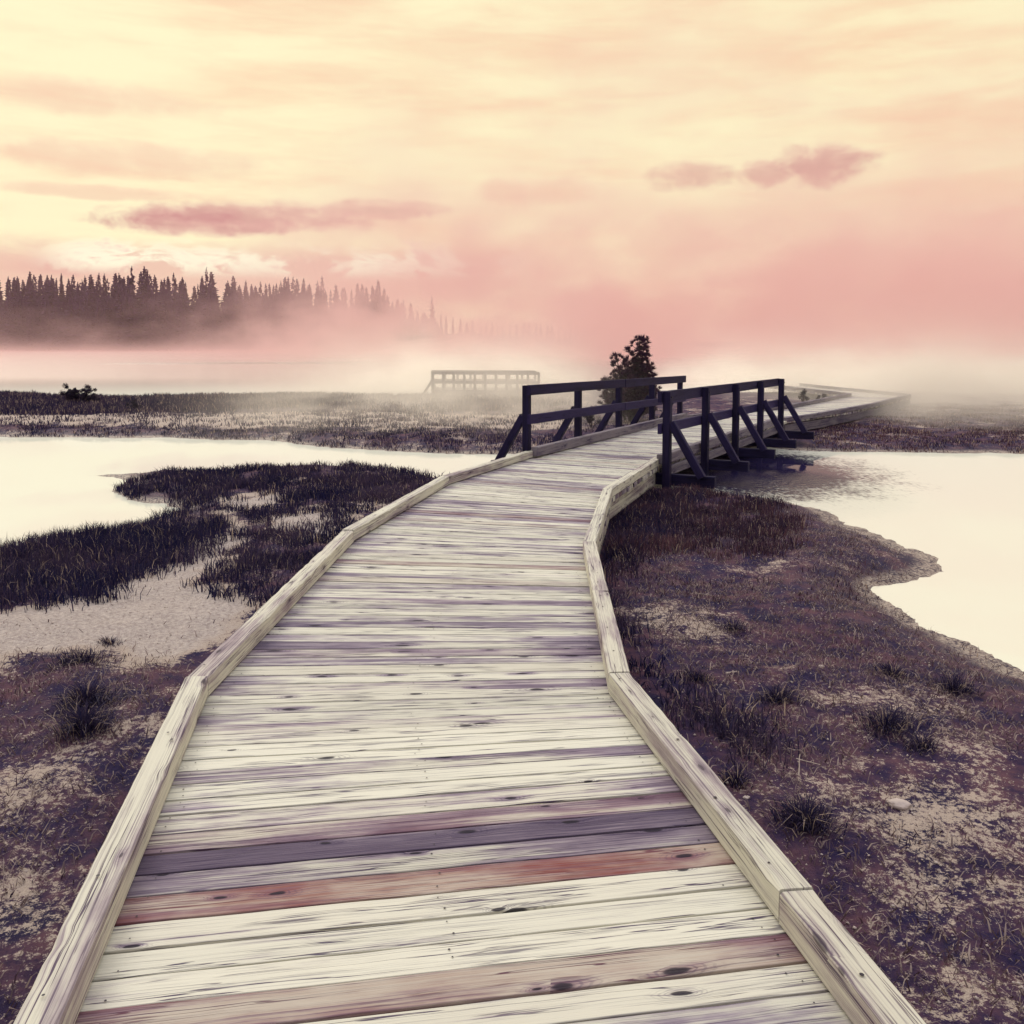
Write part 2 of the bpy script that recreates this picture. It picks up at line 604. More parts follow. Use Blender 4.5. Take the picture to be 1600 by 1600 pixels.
M_GROUND, t = new_mat("thermal_mud_ground")
geo = t.n("ShaderNodeNewGeometry").outputs["Position"]
z = t.sep(t.attr("tone"))
n_big = t.noise(geo, 0.9, 5, 0.6)
n_mid = t.noise(geo, 5.0, 6, 0.65)
n_fine = t.noise(geo, 38.0, 5, 0.7)
n_grit = t.noise(geo, 170.0, 3, 0.7)
mud = t.mix(t.step(0.35, 0.7, n_mid), (0.022, 0.015, 0.054), (0.125, 0.060, 0.076))
mud = t.mix(t.step(0.52, 0.66, t.noise(geo, 2.4, 6, 0.7)), mud, (0.022, 0.016, 0.048))
pale = t.mix(n_grit, (0.24, 0.18, 0.16), (0.66, 0.55, 0.43))
k = t.add(t.mul(n_fine, 0.8), t.mul(t.sub(n_mid, 0.5), 0.55))
k = t.add(k, t.mul(t.sub(n_big, 0.5), 0.9))
k = t.add(k, t.mul(t.sub(n_grit, 0.5), 0.35))
k2 = t.sub(t.add(k, t.mul(z[0], 0.50)), t.mul(z[2], 0.30))
crust = t.step(0.475, 0.585, k2)
col = t.mix(crust, mud, pale)
sandcol = t.mix(t.step(0.3, 0.75, t.add(t.mul(n_fine, .6), t.mul(n_grit, .4))), (0.25, 0.20, 0.19), (0.70, 0.62, 0.53))
col = t.mix(t.mul(t.step(0.45, 0.9, t.add(z[0], t.mul(t.sub(n_mid, .5), .4))), 0.92), col, sandcol)
wet = t.sub(1.0, t.step(0.01, 0.11, z[1]))
col = t.mix(t.mul(wet, 0.6), col, (0.030, 0.020, 0.042))
# wet rim, then mineral crust at the water line
sh = t.add(z[1], t.mul(t.sub(n_mid, 0.5), 0.06))
rim = t.mul(t.m("SUBTRACT", 1.0, t.step(0.035, 0.075, sh)), t.step(0.42, 0.56, t.add(t.mul(n_fine, .7), t.mul(n_mid, .3))))
col = t.mix(t.mul(rim, 0.8), col, (0.50, 0.42, 0.33))
rough = t.lin(0.02, 0.25, z[1], 0.45, 0.95)
hgt = t.add(t.add(t.mul(n_fine, 0.6), t.mul(n_mid, 0.8)), t.mul(n_grit, 0.3))
t.out(t.bsdf(col, rough, t.bump(hgt, 0.9, 0.03), 0.15))

me = raw_mesh("ground", gv, gq, np.zeros((0, 3), np.int32), M_GROUND, zone.reshape(-1, 3))
me.polygons.foreach_set("use_smooth", np.ones(len(me.polygons), bool))
tag(link("ground", me), kind="structure")

# ------------------------------------------------------------------ water
M_WATER, t = new_mat("milky_spring_water")
geo = t.n("ShaderNodeNewGeometry").outputs["Position"]
g = t.sep(geo)
# breeze patch that ruffles the pond on the right of the bridge
dx = t.mul(t.sub(g[0], 3.6), 0.42)
dy = t.mul(t.sub(g[1], 12.3), 0.36)
rr = t.m("SQRT", t.add(t.mul(dx, dx), t.mul(dy, dy)))
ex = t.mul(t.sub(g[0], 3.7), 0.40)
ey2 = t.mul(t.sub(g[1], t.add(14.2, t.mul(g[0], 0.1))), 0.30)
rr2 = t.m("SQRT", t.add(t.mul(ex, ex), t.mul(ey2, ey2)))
ruf = t.m("SUBTRACT", 1.0, t.step(0.35, 1.0, rr))
lake = t.step(34.0, 60.0, g[1])
wav = t.noise(t.vec(t.mul(g[0], 1.0), t.mul(g[1], 0.45), 0.0), 16.0, 4, 0.6)
calm = t.noise(t.vec(t.mul(g[0], 0.5), t.mul(g[1], 0.2), 0.0), 2.0, 3, 0.5)
h = t.add(t.mul(wav, t.mul(ruf, 1.0)), t.mul(calm, 0.12))
nrm = t.bump(h, 0.55, 0.05)
gl = t.n("ShaderNodeBsdfGlossy")
gl.inputs["Color"].default_value = (0.97, 0.97, 0.95, 1)
t.put(gl.inputs["Roughness"], t.lin(0, 1, lake, 0.03, 0.22))
t.t.links.new(nrm, gl.inputs["Normal"])
df = t.n("ShaderNodeBsdfDiffuse")
# dark reflection and shade of the bridge, painted into the water colour beside it
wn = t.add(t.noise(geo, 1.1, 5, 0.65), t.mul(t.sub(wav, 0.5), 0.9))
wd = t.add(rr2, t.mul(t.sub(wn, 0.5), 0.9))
bridge_refl = t.sub(1.0, t.step(0.55, 1.05, wd))
t.put(df.inputs["Color"], t.mix(lake, t.mix(bridge_refl, (0.725, 0.73, 0.59), (0.018, 0.014, 0.045)), (0.34, 0.23, 0.22)))
mx = t.n("ShaderNodeMixShader")
t.put(mx.inputs[0], t.add(t.sub(0.30, t.mul(bridge_refl, 0.02)), t.mul(lake, 0.14)))
t.t.links.new(df.outputs[0], mx.inputs[1])
t.t.links.new(gl.outputs[0], mx.inputs[2])
t.out(mx.outputs[0])
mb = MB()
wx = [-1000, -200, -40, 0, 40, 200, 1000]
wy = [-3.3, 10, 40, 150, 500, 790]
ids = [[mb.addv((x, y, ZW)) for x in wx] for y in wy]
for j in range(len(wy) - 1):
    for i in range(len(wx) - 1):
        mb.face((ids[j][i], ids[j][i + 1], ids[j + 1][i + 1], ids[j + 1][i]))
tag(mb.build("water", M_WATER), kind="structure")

# ------------------------------------------------------------------ boardwalk plan
ZT = 0.10
LO = [W(290, 1058, ZT), W(534, 829, ZT), W(689, 744, ZT), W(830, 702, ZT)]
RO = [W(984, 1052, ZT), W(931, 847, ZT), W(957, 763, ZT), W(1034, 714, ZT)]
dl = W(104, 1432, ZT) - LO[0]
dl = dl / np.linalg.norm(dl)
dr = W(1364, 1500, ZT) - RO[0]
dr = dr / np.linalg.norm(dr)
Lback = LO[0] + dl * 5.0
Rback = RO[0] + dr * 5.0


def atd(px, d):
    return np.array([(px - 800) / FOC * d * 1.003, d])


BL0, BL1 = atd(823, 12.75), atd(1062, 19.3)       # left railing line (post centres)
BR0, BR1 = atd(1043, 11.65), atd(1220, 17.7)      # right railing line
bd = (BL1 - BL0) + (BR1 - BR0)
bd = bd / np.linalg.norm(bd)
bn = np.array([bd[1], -bd[0]])                    # to the right of the bridge
# bridge deck edges just inside the posts
EL0, EL1 = LO[3] + bn * 0.02, BL1 + bn * 0.08
ER0, ER1 = RO[3] + bn * 0.0, BR1 - bn * 0.08
ER1 = ER1 + bd * 1.0
FL = [EL1, W(1232, 632, .1), W(1344, 615, .1)]
FR = [ER1, W(1285, 645, .1), W(1369, 630, .1), W(1424, 616, .1)]
FL[2] = FL[2] + np.array([-.3, .2])


def tones(i):
    d = random.random()
    red = max(0, random.gauss(-0.25, 0.35))
    return (random.uniform(-0.75, 0.65), min(red, .6), random.uniform(0.86, 1.06))


def lay_planks(mb, La, Ra, Lb, Rb, n, special=None, zt0=0.0, zt1=0.0, gap=0.0032, nails=True, nseg=10):
    cuts = [0]
    for i in range(n):
        cuts.append(cuts[-1] + random.uniform(0.93, 1.07))
    cuts = [c / cuts[-1] for c in cuts]
    for i in range(n):
        s0, s1 = cuts[i], cuts[i + 1]
        l0, l1 = La + (Lb - La) * s0, La + (Lb - La) * s1
        r0, r1 = Ra + (Rb - Ra) * s0, Ra + (Rb - Ra) * s1
        e = (r0 - l0) / np.linalg.norm(r0 - l0)
        fw = np.array([-e[1], e[0]])
        gp = gap * random.uniform(0.5, 1.6)
        ol, orr = random.uniform(-.012, .012), random.uniform(-.012, .012)
        tn = special.get(i) if special and i in special else tones(i)
        zz = zt0 + (zt1 - zt0) * (s0 + s1) / 2 + random.uniform(-.002, .002)
        mb.slab(l0 + fw * gp - e * ol, r0 + fw * gp + e * orr, l1 - fw * gp - e * ol, r1 - fw * gp + e * orr,
                -0.05 + zz, 0.0 + zz, 0.0014, nseg, 0.0014, tn, random.uniform(-.002, .002), random.uniform(-.002, .002), dirt=0.9)
        if nails:
            for q in (0.075, 0.5, 0.925):
                for s in (0.27, 0.73):
                    if random.random() < 0.3:
                        continue
                    c = (l0 + (r0 - l0) * q) * (1 - s) + (l1 + (r1 - l1) * q) * s
                    c = c + rng.normal(0, 0.011, 2)
                    mb.disc((c[0], c[1], zz + 0.0032), random.uniform(.0022, .0040), 7, 1)


def offset_line(pts, w):
    """parallel polyline, w to the right"""
    pts = [np.array(p) for p in pts]
    out = []
    for i in range(len(pts)):
        ds = []
        if i > 0:
            ds.append((pts[i] - pts[i - 1]) / np.linalg.norm(pts[i] - pts[i - 1]))
        if i < len(pts) - 1:
            ds.append((pts[i + 1] - pts[i]) / np.linalg.norm(pts[i + 1] - pts[i]))
        ns = [np.array([d[1], -d[0]]) for d in ds]
        n = sum(ns)
        n = n / np.linalg.norm(n)
        out.append(pts[i] + n * w / max(0.3, float(n @ ns[0])))
    return out


def kerb_run(line, side, parent, mat, z0=0.014, z1=0.104, w=0.098, split=2.6, zline=None, name="kerb"):
    inner = offset_line(line, -side * w)
    for i in range(len(line) - 1):
        L = np.linalg.norm(line[i + 1] - line[i])
        k = max(1, int(round(L / split)))
        for j in range(k):
            s0, s1 = j / k + 0.0025 / L, (j + 1) / k - 0.0025 / L
            a0, a1 = line[i] + (line[i + 1] - line[i]) * s0, line[i] + (line[i + 1] - line[i]) * s1
            b0, b1 = inner[i] + (inner[i + 1] - inner[i]) * s0, inner[i] + (inner[i + 1] - inner[i]) * s1
            mb = MB()
            zo = random.uniform(-.003, .003)
            tn = (random.uniform(-.35, .15), random.uniform(0, .12), random.uniform(.92, 1.05))
            mb.slab(a0, a1, b0, b1, z0 + zo, z1 + zo, 0.004, max(8, int(L * 14 / k)), 0.0004, tn, random.uniform(-.003, .003), random.uniform(-.003, .003), wear=0.010)
            # spacer blocks the kerb is spiked through
            nb = max(2, int(L / k / 0.9))
            for q in range(nb):
                s = (q + 0.5) / nb
                c = ((a0 + b0) / 2) * (1 - s) + ((a1 + b1) / 2) * s
                dd = (a1 - a0) / np.linalg.norm(a1 - a0)
                mb.beam((*(c - dd * .07), z0 - .007 + zo), (*(c + dd * .07), z0 - .007 + zo), w * .8, 0.016, ch=.001, nseg=1, tone=(.3, 0, .6))
            for q in range(nb * 2):
                s = (q + random.random()) / (nb * 2)
                f = random.uniform(.25, .75)
                c = (a0 * f + b0 * (1 - f)) * (1 - s) + (a1 * f + b1 * (1 - f)) * s
                mb.disc((*c, z1 + zo + 0.0045), random.uniform(.003, .0075), 7, 1)
            mb.build(name, [mat, M_NAIL], parent)


def fascia_run(line, side, parent, mat, z0, z1, inset=0.03, th=0.05, name="side_beam"):
    a = offset_line(line, -side * inset)
    b = offset_line(line, -side * (inset + th))
    for i in range(len(line) - 1):
        mb = MB()
        mb.slab(a[i], a[i + 1], b[i], b[i + 1], z0, z1, 0.004, 8, 0.001, (random.uniform(-.1, .4), .05, .85))
        mb.build(name, mat, parent)


def stumps(line, side, parent, mat, spacing=1.4, ztop=-0.235, inset=0.14, zb=-0.75):
    a = offset_line(line, -side * inset)
    for i in range(len(a) - 1):
        L = np.linalg.norm(a[i + 1] - a[i])
        k = max(1, int(L / spacing))
        for j in range(k):
            c = a[i] + (a[i + 1] - a[i]) * ((j + .5) / k)
            mb = MB()
            mb.beam((*c, zb), (*c, ztop), 0.1, 0.1, up=(bd[0], bd[1], 0), nseg=2, tone=(.3, .05, .8))
            mb.build("support_post", mat, parent)


# ---- near boardwalk
walk = tag(empty("boardwalk", (0, 6, ZG)), "long weathered plank boardwalk with low kerbs leading from the foreground to the dark bridge", "boardwalk")
Lline = [Lback] + LO
Rline = [Rback] + RO
mb = MB()
lb = W(235, 1300, 0)                    # left end of the first board past the two dark ones
el = lambda q: LO[0] + dl * q
er = lambda q: RO[0] + dr * q
# first straight run: boards square to the kerbs, numbered away from the camera
pit = 0.1135
p_dark = W(525, 1370, 0)               # seam between the red board and the dark pair
e_dir = W(1100, 1349, 0) - W(178, 1439, 0)
e_dir /= np.linalg.norm(e_dir)


def meet(p, d, q, e):
    A = np.array([[d[0], -e[0]], [d[1], -e[1]]])
    s = np.linalg.solve(A, np.array(q) - np.array(p))
    return np.array(p) + np.array(d) * s[0]


Ls, Rs = meet(LO[0], dl, p_dark, e_dir), meet(RO[0], dr, p_dark, e_dir)
L_near, R_near = Ls + dl * pit * 14, Rs + dr * pit * 14
L_far, R_far = Ls - dl * pit * 4, Rs - dr * pit * 4
spec = {13: (0.25, 1.1, 1.0), 14: (0.75, 0.05, .82), 15: (1.7, 0.05, .85), 16: (0.55, 0.4, .95), 17: (.25, .12, 1.0),
        12: (-.55, .08, 1.02), 11: (-.5, .02, 1.0), 10: (-.35, .05, 1.05), 9: (.2, .75, .95), 8: (-.3, .1, 1), 7: (.5, 0, .9)}
lay_planks(mb, L_near, R_near, L_far, R_far, 18, spec, gap=.0040, nseg=16)
_st = random.getstate()
lay_planks(mb, L_near + dl * pit * 16, R_near + dr * pit * 16, L_near, R_near, 16, None, nails=False)
random.setstate(_st)
C2L, C2R = LO[0] + np.array([.0, .03]), RO[0] + np.array([0, .10])
nA = max(4, int(round(np.linalg.norm(C2L - L_far) / pit)))
specA = {0: (-.6, .02, 1.05), 1: (-.45, 0, 1.03), 2: (.45, .08, .95), 3: (-.7, 0, 1.06), 4: (-.75, 0, 1.08), 5: (-.5, .05, 1.04), 6: (-.2, .1, 1)}
lay_planks(mb, L_far, R_far, C2L, C2R, nA, specA, nseg=16, gap=.0038)
C3L, C3R = LO[1] + np.array([0, -.05]), RO[1] + np.array([0, .06])
lay_planks(mb, C2L, C2R, C3L, C3R, int(round(np.linalg.norm((C3L + C3R - C2L - C2R) / 2) / .118)), nseg=10)
C4L, C4R = LO[2], RO[2]
lay_planks(mb, C3L, C3R, C4L, C4R, int(round(np.linalg.norm((C4L + C4R - C3L - C3R) / 2) / .12)), nseg=8)
C5L, C5R = LO[3], RO[3]
lay_planks(mb, C4L, C4R, C5L, C5R, int(round(np.linalg.norm((C5L + C5R - C4L - C4R) / 2) / .12)), nseg=6)
mb.build("deck", [M_DECK, M_NAIL], walk)
kerb_run(Lline, -1, walk, M_CURB)
kerb_run(Rline, 1, walk, M_CURB, split=1.75)
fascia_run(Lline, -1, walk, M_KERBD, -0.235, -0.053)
fascia_run(Rline, 1, walk, M_CURB, -0.235, -0.053)
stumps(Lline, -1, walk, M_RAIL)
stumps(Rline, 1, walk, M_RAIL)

# ---- bridge
bridge = tag(empty("footbridge", (*((BL0 + BR1) / 2), ZW)), "dark timber footbridge with two post-and-rail sides crossing the stream", "bridge")
ZB = 0.03
mb = MB()
lay_planks(mb, C5L, C5R, EL1, ER1, int(round(np.linalg.norm((EL1 + ER1 - C5L - C5R) / 2) / .125)), zt0=0.005, zt1=ZB, nails=False, nseg=6)
mb.build("deck", [M_DECK, M_NAIL], bridge)
for (a, b, sd) in ((BL0 + bn * .075, BL1 + bn * .075, -1), (BR0 - bn * .075 + bd * .1, BR1 - bn * .075 + bd * .6, 1)):
    inn = -sd
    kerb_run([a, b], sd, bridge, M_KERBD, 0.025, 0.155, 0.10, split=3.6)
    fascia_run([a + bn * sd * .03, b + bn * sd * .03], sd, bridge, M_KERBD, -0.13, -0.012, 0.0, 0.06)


def railing(p0, p1, side, z_top0, z_top1, parent):
    d = (p1 - p0) / np.linalg.norm(p1 - p0)
    n = np.array([d[1], -d[0]]) * side           # outwards
    for i in range(5):
        c = p0 + (p1 - p0) * i / 4
        zt = z_top0 + (z_top1 - z_top0) * i / 4
        mb = MB()
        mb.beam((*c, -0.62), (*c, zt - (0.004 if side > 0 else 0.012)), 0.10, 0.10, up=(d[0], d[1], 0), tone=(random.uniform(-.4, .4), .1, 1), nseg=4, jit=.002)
        for zb_ in (zt - .075, zt - .49):
            for q in (-1, 1):
                e = c + n * .052 * q
                mb.tube([(*(e - n * .004 * q), zb_), (*(e + n * .012 * q), zb_)], [.013, .013], 6, mi=1)
        mb.build("post", [M_RAIL, M_NAIL], parent)
        # outrigger sill under the walk, reaching out past the post
        mb = MB()
        o0, o1 = c - n * 1.0, c + n * 0.62
        off = d * 0.105
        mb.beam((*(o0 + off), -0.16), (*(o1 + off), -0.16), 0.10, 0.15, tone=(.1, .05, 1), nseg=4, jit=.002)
        mb.build("outrigger_beam", M_RAIL, parent)
        # slanting brace from the post down to the outrigger
        mb = MB()
        b0 = np.array([*(c + n * .052), 0.60])
        b1 = np.array([*(c + n * .47), -0.095])
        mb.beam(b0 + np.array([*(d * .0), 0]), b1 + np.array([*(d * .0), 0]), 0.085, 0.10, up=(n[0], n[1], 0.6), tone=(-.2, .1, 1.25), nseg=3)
        mb.build("brace", M_RAIL, parent)
    r0, r1 = p0 - n * .078 - d * .09, p1 - n * .078 + d * .10
    for (ztop, hh, nm) in ((0.0, 0.145, "top_rail"), (-0.42, 0.135, "middle_rail")):
        for (s0, s1) in ((0, .505), (.508, 1)):
            mb = MB()
            a, b = r0 + (r1 - r0) * s0, r0 + (r1 - r0) * s1
            za = z_top0 + (z_top1 - z_top0) * s0 + ztop - hh / 2
            zb = z_top0 + (z_top1 - z_top0) * s1 + ztop - hh / 2
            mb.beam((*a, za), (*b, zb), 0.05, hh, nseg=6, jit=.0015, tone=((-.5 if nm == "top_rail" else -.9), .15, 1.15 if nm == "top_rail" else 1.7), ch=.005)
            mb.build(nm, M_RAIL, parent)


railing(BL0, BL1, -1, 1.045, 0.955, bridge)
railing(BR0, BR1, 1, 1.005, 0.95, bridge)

# ---- walk beyond the bridge
far_walk = tag(empty("boardwalk", (*FR[1], ZG)), "pale stretch of boardwalk running on past the bridge into the mist", "boardwalk")
tail = np.array([-0.1, 1.0])
FLs = [FL[0], FL[1], FL[2], FL[2] + tail * 9]
FRs = [FR[0], FR[1] * .5 + FR[2] * .5, FR[3], FR[3] + tail * 8]
mb = MB()
for i in range(3):
    n = int(round(np.linalg.norm((FLs[i + 1] + FRs[i + 1] - FLs[i] - FRs[i]) / 2) / .14))
    lay_planks(mb, FLs[i], FRs[i], FLs[i + 1], FRs[i + 1], n, zt0=0.03 if i == 0 else 0, zt1=0, nails=False, nseg=3)
mb.build("deck", [M_DECK, M_NAIL], far_walk)
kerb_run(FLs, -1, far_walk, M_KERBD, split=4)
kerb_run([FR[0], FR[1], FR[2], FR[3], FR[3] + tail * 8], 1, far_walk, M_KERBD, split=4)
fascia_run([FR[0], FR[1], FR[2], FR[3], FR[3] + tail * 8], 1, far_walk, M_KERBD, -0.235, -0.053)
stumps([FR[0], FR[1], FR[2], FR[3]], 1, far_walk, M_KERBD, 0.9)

# ---- railed walk in the mist behind
misty = tag(empty("railed_walkway", (-1, 34.5, ZG)), "faint grey walkway with post-and-rail sides in the mist beyond the stream", "walkway")
A0, A1 = np.array([-2.95, 33.4]), np.array([0.98, 32.8])
B0, B1 = np.array([-3.15, 35.4]), np.array([0.9, 34.9])
mb = MB()
lay_planks(mb, A0, B0, A1, B1, 26, zt0=-.16, zt1=-.16, nails=False, nseg=2)
mb.build("deck", [M_FAR, M_NAIL], misty)
for (p0, p1, npost, sd) in ((A0, A1, 11, 1), (B0, B1, 9, -1)):
    d = (p1 - p0) / np.linalg.norm(p1 - p0)
    n = np.array([d[1], -d[0]]) * sd
    for i in range(npost):
        c = p0 + (p1 - p0) * i / (npost - 1)
        mb = MB()
        mb.beam((*c, -.7), (*c, .62), .085, .085, up=(d[0], d[1], 0), nseg=2)
        mb.build("post", M_FAR, misty)
        if i % 2 == 0:
            mb = MB()
            mb.beam((*(c + n * .05), .28), (*(c + n * .4 + d * .15), -.45), .07, .07, up=(d[0], d[1], .2), nseg=2)
            mb.build("brace", M_FAR, misty)
    for zr in (.58, .24, -.10):
        mb = MB()
        a, b = p0 - n * .07, p1 - n * .07
        mb.beam((*a, zr), (*b, zr), .045, .11, nseg=4)
        mb.build("rail", M_FAR, misty)
mb = MB()
mb.beam((A0[0] - .03, A0[1], .30), (A0[0] - .55, A0[1] + .1, -.5), .09, .09, up=(0, 1, 0), nseg=2)
mb.build("brace", M_FAR, misty)


# ------------------------------------------------------------------ grass
def blades(x, y, h, lean, width, tone, spread=None, zoff=-0.01, az=None):
    n = len(x)
    az = rng.uniform(0, 2 * PI, n) if az is None else az
    fa = rng.uniform(0, 2 * PI, n)
    z = ground_z(x, y) + zoff
    dx, dy = np.cos(az), np.sin(az)
    wx, wy = np.cos(fa) * width / 2, np.sin(fa) * width / 2
    b = np.stack([x, y, z], -1)
    w = np.stack([wx, wy, 0 * wx], -1)
    mid = b + np.stack([dx * lean * h * .35, dy * lean * h * .35, h * .6], -1)
    tip = b + np.stack([dx * lean * h, dy * lean * h, h * np.sqrt(np.clip(1 - (lean * .6) ** 2, .05, 1))], -1)
    v = np.stack([b - w, b + w, mid + w * .8, mid - w * .8, tip], 1).reshape(-1, 3)
    i = np.arange(n) * 5
    q = np.stack([i, i + 1, i + 2, i + 3], -1)
    tr = np.stack([i + 3, i + 2, i + 4], -1)
    tn = np.repeat(tone, 5, 0)
    return v, q, tr, tn


def scatter(poly, dens, clump=0.45, seed=1, soft=0.25, fmin=0.0):
    """points in a plan polygon, thinned to clumps"""
    p = np.array(poly)
    lo, hi = p.min(0) - .3, p.max(0) + .3
    n = int((hi - lo).prod() * dens)
    x, y = rng.uniform(lo[0], hi[0], n), rng.uniform(lo[1], hi[1], n)
    m = mask([poly], x, y, soft)
    c = fbm(x * 2.6, y * 2.6, 4, seed, .6)
    keep = (rng.random(n) < m * sstep(clump - .12, clump + .12, c)) & (land_dist(x, y) > fmin)
    return x[keep], y[keep], c[keep]


def on_walk(x, y):
    """true under the walkways"""
    r = np.zeros(x.shape, bool)
    for (L, R) in ((Lline, Rline), ([EL0, EL1], [ER0, ER1]), (FLs, FRs)):
        r |= inside(x, y, [tuple(p) for p in L] + [tuple(p) for p in R[::-1]])
    return r


acc = []
acc_red = []


def grass(poly_px, dens, hmin, hmax, width, clump=.4, seed=1, red=False, straw=.05, orange=0.0, lean=.6, soft=.25, fmin=0.02):
    x, y, c = scatter(P(poly_px), dens, clump, seed, soft, fmin)
    k = ~on_walk(x, y)
    x, y, c = x[k], y[k], c[k]
    n = len(x)
    if n == 0:
        return
    h = rng.uniform(hmin, hmax, n) * (0.55 + .8 * np.clip(c, 0, 1))
    tone = np.zeros((n, 3))
    tone[:, 0] = np.clip(rng.normal(.40, .26, n) + (fbm(x * 1.3, y * 1.3, 4, 90, .6) - .5) * 1.6, 0, 1)
    tone[:, 1] = np.where(rng.random(n) < straw, rng.uniform(.3, .9, n), 0)
    tone[:, 2] = (rng.random(n) < orange) * .9
    (acc_red if red else acc).append(blades(x, y, h, np.abs(rng.normal(0, lean, n)).clip(0, 1.3), width * rng.uniform(.7, 1.3, n), tone))


# left tall sedge by the small pool
grass([(-200, 890), (100, 838), (215, 806), (275, 797), (350, 823), (335, 850), (275, 882), (215, 912), (170, 945), (100, 950), (-200, 1000)], 3600, .06, .17, .007, .34, 3, straw=.06)
# strip along the stream
grass([(150, 748), (260, 738), (420, 732), (600, 734), (695, 747), (650, 775), (595, 792), (520, 786), (430, 772), (330, 774), (270, 786), (195, 771)], 2000, .06, .14, .011, .36, 4)
grass([(270, 786), (350, 776), (380, 800), (340, 825), (290, 800)], 2200, .05, .13, .010, .48, 5)
# middle clumps left of the kerb
grass([(305, 905), (340, 875), (395, 835), (430, 812), (485, 848), (560, 820), (530, 850), (470, 905), (425, 955), (390, 950)], 3600, .05, .13, .008, .45, 6)
grass([(500, 790), (600, 785), (650, 770), (600, 815), (545, 832), (500, 826)], 2600, .05, .12, .009, .44, 7)
grass([(400, 790), (480, 785), (500, 800), (450, 812), (400, 805)], 2600, .05, .12, .010, .45, 8)
# far bank
grass([(-400, 614), (100, 613), (480, 614), (560, 620), (480, 640), (300, 646), (100, 650), (-400, 652)], 330, .10, .22, .020, .32, 9, soft=.6, straw=.12)
grass([(470, 612), (760, 612), (900, 615), (900, 640), (700, 645), (480, 640)], 200, .08, .2, .02, .46, 10, soft=.6, straw=.1)
grass([(-400, 668), (100, 664), (300, 670), (480, 668), (620, 672), (760, 680), (900, 690), (1000, 700), (900, 712), (700, 711), (520, 702), (420, 690), (250, 686), (100, 685), (-400, 686)], 520, .04, .10, .014, .45, 11, straw=.12, soft=.3)
grass([(480, 640), (700, 640), (1050, 640), (1050, 690), (760, 685), (480, 672)], 280, .05, .12, .014, .54, 12, soft=.4, straw=.15)
grass([(-400, 646), (480, 644), (700, 650), (700, 672), (480, 670), (-400, 668)], 160, .05, .13, .018, .50, 32, soft=.5)
# right bank past the bridge
grass([(1230, 668), (1300, 660), (1430, 632), (1700, 640), (2000, 650), (2000, 712), (1700, 711), (1300, 709), (1240, 704)], 600, .03, .08, .014, .48, 13, red=True, straw=.18, soft=.3)
grass([(928, 778), (1010, 770), (1070, 785), (1010, 855), (950, 905), (922, 850)], 3800, .05, .14, .008, .30, 31)
# right foreground, russet under the bridge end
grass([(930, 778), (1120, 774), (1215, 790), (1262, 845), (1200, 868), (1040, 872), (955, 905), (925, 850)], 3000, .04, .13, .008, .40, 14, red=True, straw=.05)
grass([(925, 850), (955, 900), (960, 960), (990, 1040), (1080, 1110), (1120, 1170), (1080, 1160), (980, 1040), (935, 940)], 3600, .04, .10, .007, .42, 15)
grass([(1060, 1115), (1130, 1115), (1200, 1145), (1205, 1180), (1130, 1190), (1090, 1160)], 5500, .04, .11, .006, .42, 16)
grass([(950, 860), (1300, 830), (1420, 900), (1300, 960), (1100, 950), (960, 930)], 550, .02, .06, .008, .58, 17, red=True, straw=.05)
grass([(980, 1000), (1500, 960), (1700, 1150), (1700, 1600), (1400, 1500), (1150, 1200)], 420, .02, .05, .005, .60, 18, lean=1.0, red=True, straw=.08)
grass([(-300, 1080), (100, 1040), (280, 1060), (200, 1250), (100, 1450), (-100, 1600), (-400, 1600)], 700, .02, .05, .005, .60, 19, red=True, straw=.08)


def merge(parts):
    vs, qs, ts, tn, o = [], [], [], [], 0
    for v, q, tr, t_ in parts:
        vs.append(v); qs.append(q + o); ts.append(tr + o); tn.append(t_)
        o += len(v)
    return np.concatenate(vs), np.concatenate(qs), np.concatenate(ts), np.concatenate(tn)


v, q, tr, tn = merge(acc)
tag(link("grass", raw_mesh("grass", v, q, tr, M_GRASS, tn)), "dark sedge growing along the banks and around the pool", "grass", kind="stuff")
v, q, tr, tn = merge(acc_red)
tag(link("grass", raw_mesh("russet_grass", v, q, tr, M_GRASS_RED, tn)), "short russet grass on the mud flats right of the boardwalk", "grass", kind="stuff")
print("blades", sum(len(a[0]) for a in acc) // 5, sum(len(a[0]) for a in acc_red) // 5)

# dead straw and crumbs lying on the mud
parts = []
for poly, dens in (([(940, 800), (1250, 790), (1470, 890), (1380, 930), (1650, 1090), (1750, 1700), (1300, 1560), (1000, 1060)], 1500),
                   ([(-400, 1030), (290, 1040), (280, 1080), (60, 1520), (-100, 1700), (-500, 1700)], 1500),
                   ([(-300, 950), (300, 880), (420, 800), (560, 780), (420, 960), (280, 1060)], 350)):
    x, y, c = scatter(P(poly), dens, .35, 23, .3, .03)
    k = ~on_walk(x, y) & (rng.random(len(x)) > .93 * mask(SAND, x, y, .2))
    x, y = x[k], y[k]
    n = len(x)
    tone = np.zeros((n, 3))
    tone[:, 0] = np.clip(rng.beta(.8, 1.3, n), 0, 1)
    parts.append(blades(x, y, rng.uniform(.012, .055, n), rng.uniform(.9, 1.5, n), rng.uniform(.0025, .0075, n), tone, zoff=0.0))
v, q, tr, tn = merge(parts)
tag(link("dead_straw", raw_mesh("dead_straw", v, q, tr, M_LITTER, tn)), "bits of dead straw scattered over the mud", "straw", kind="stuff")


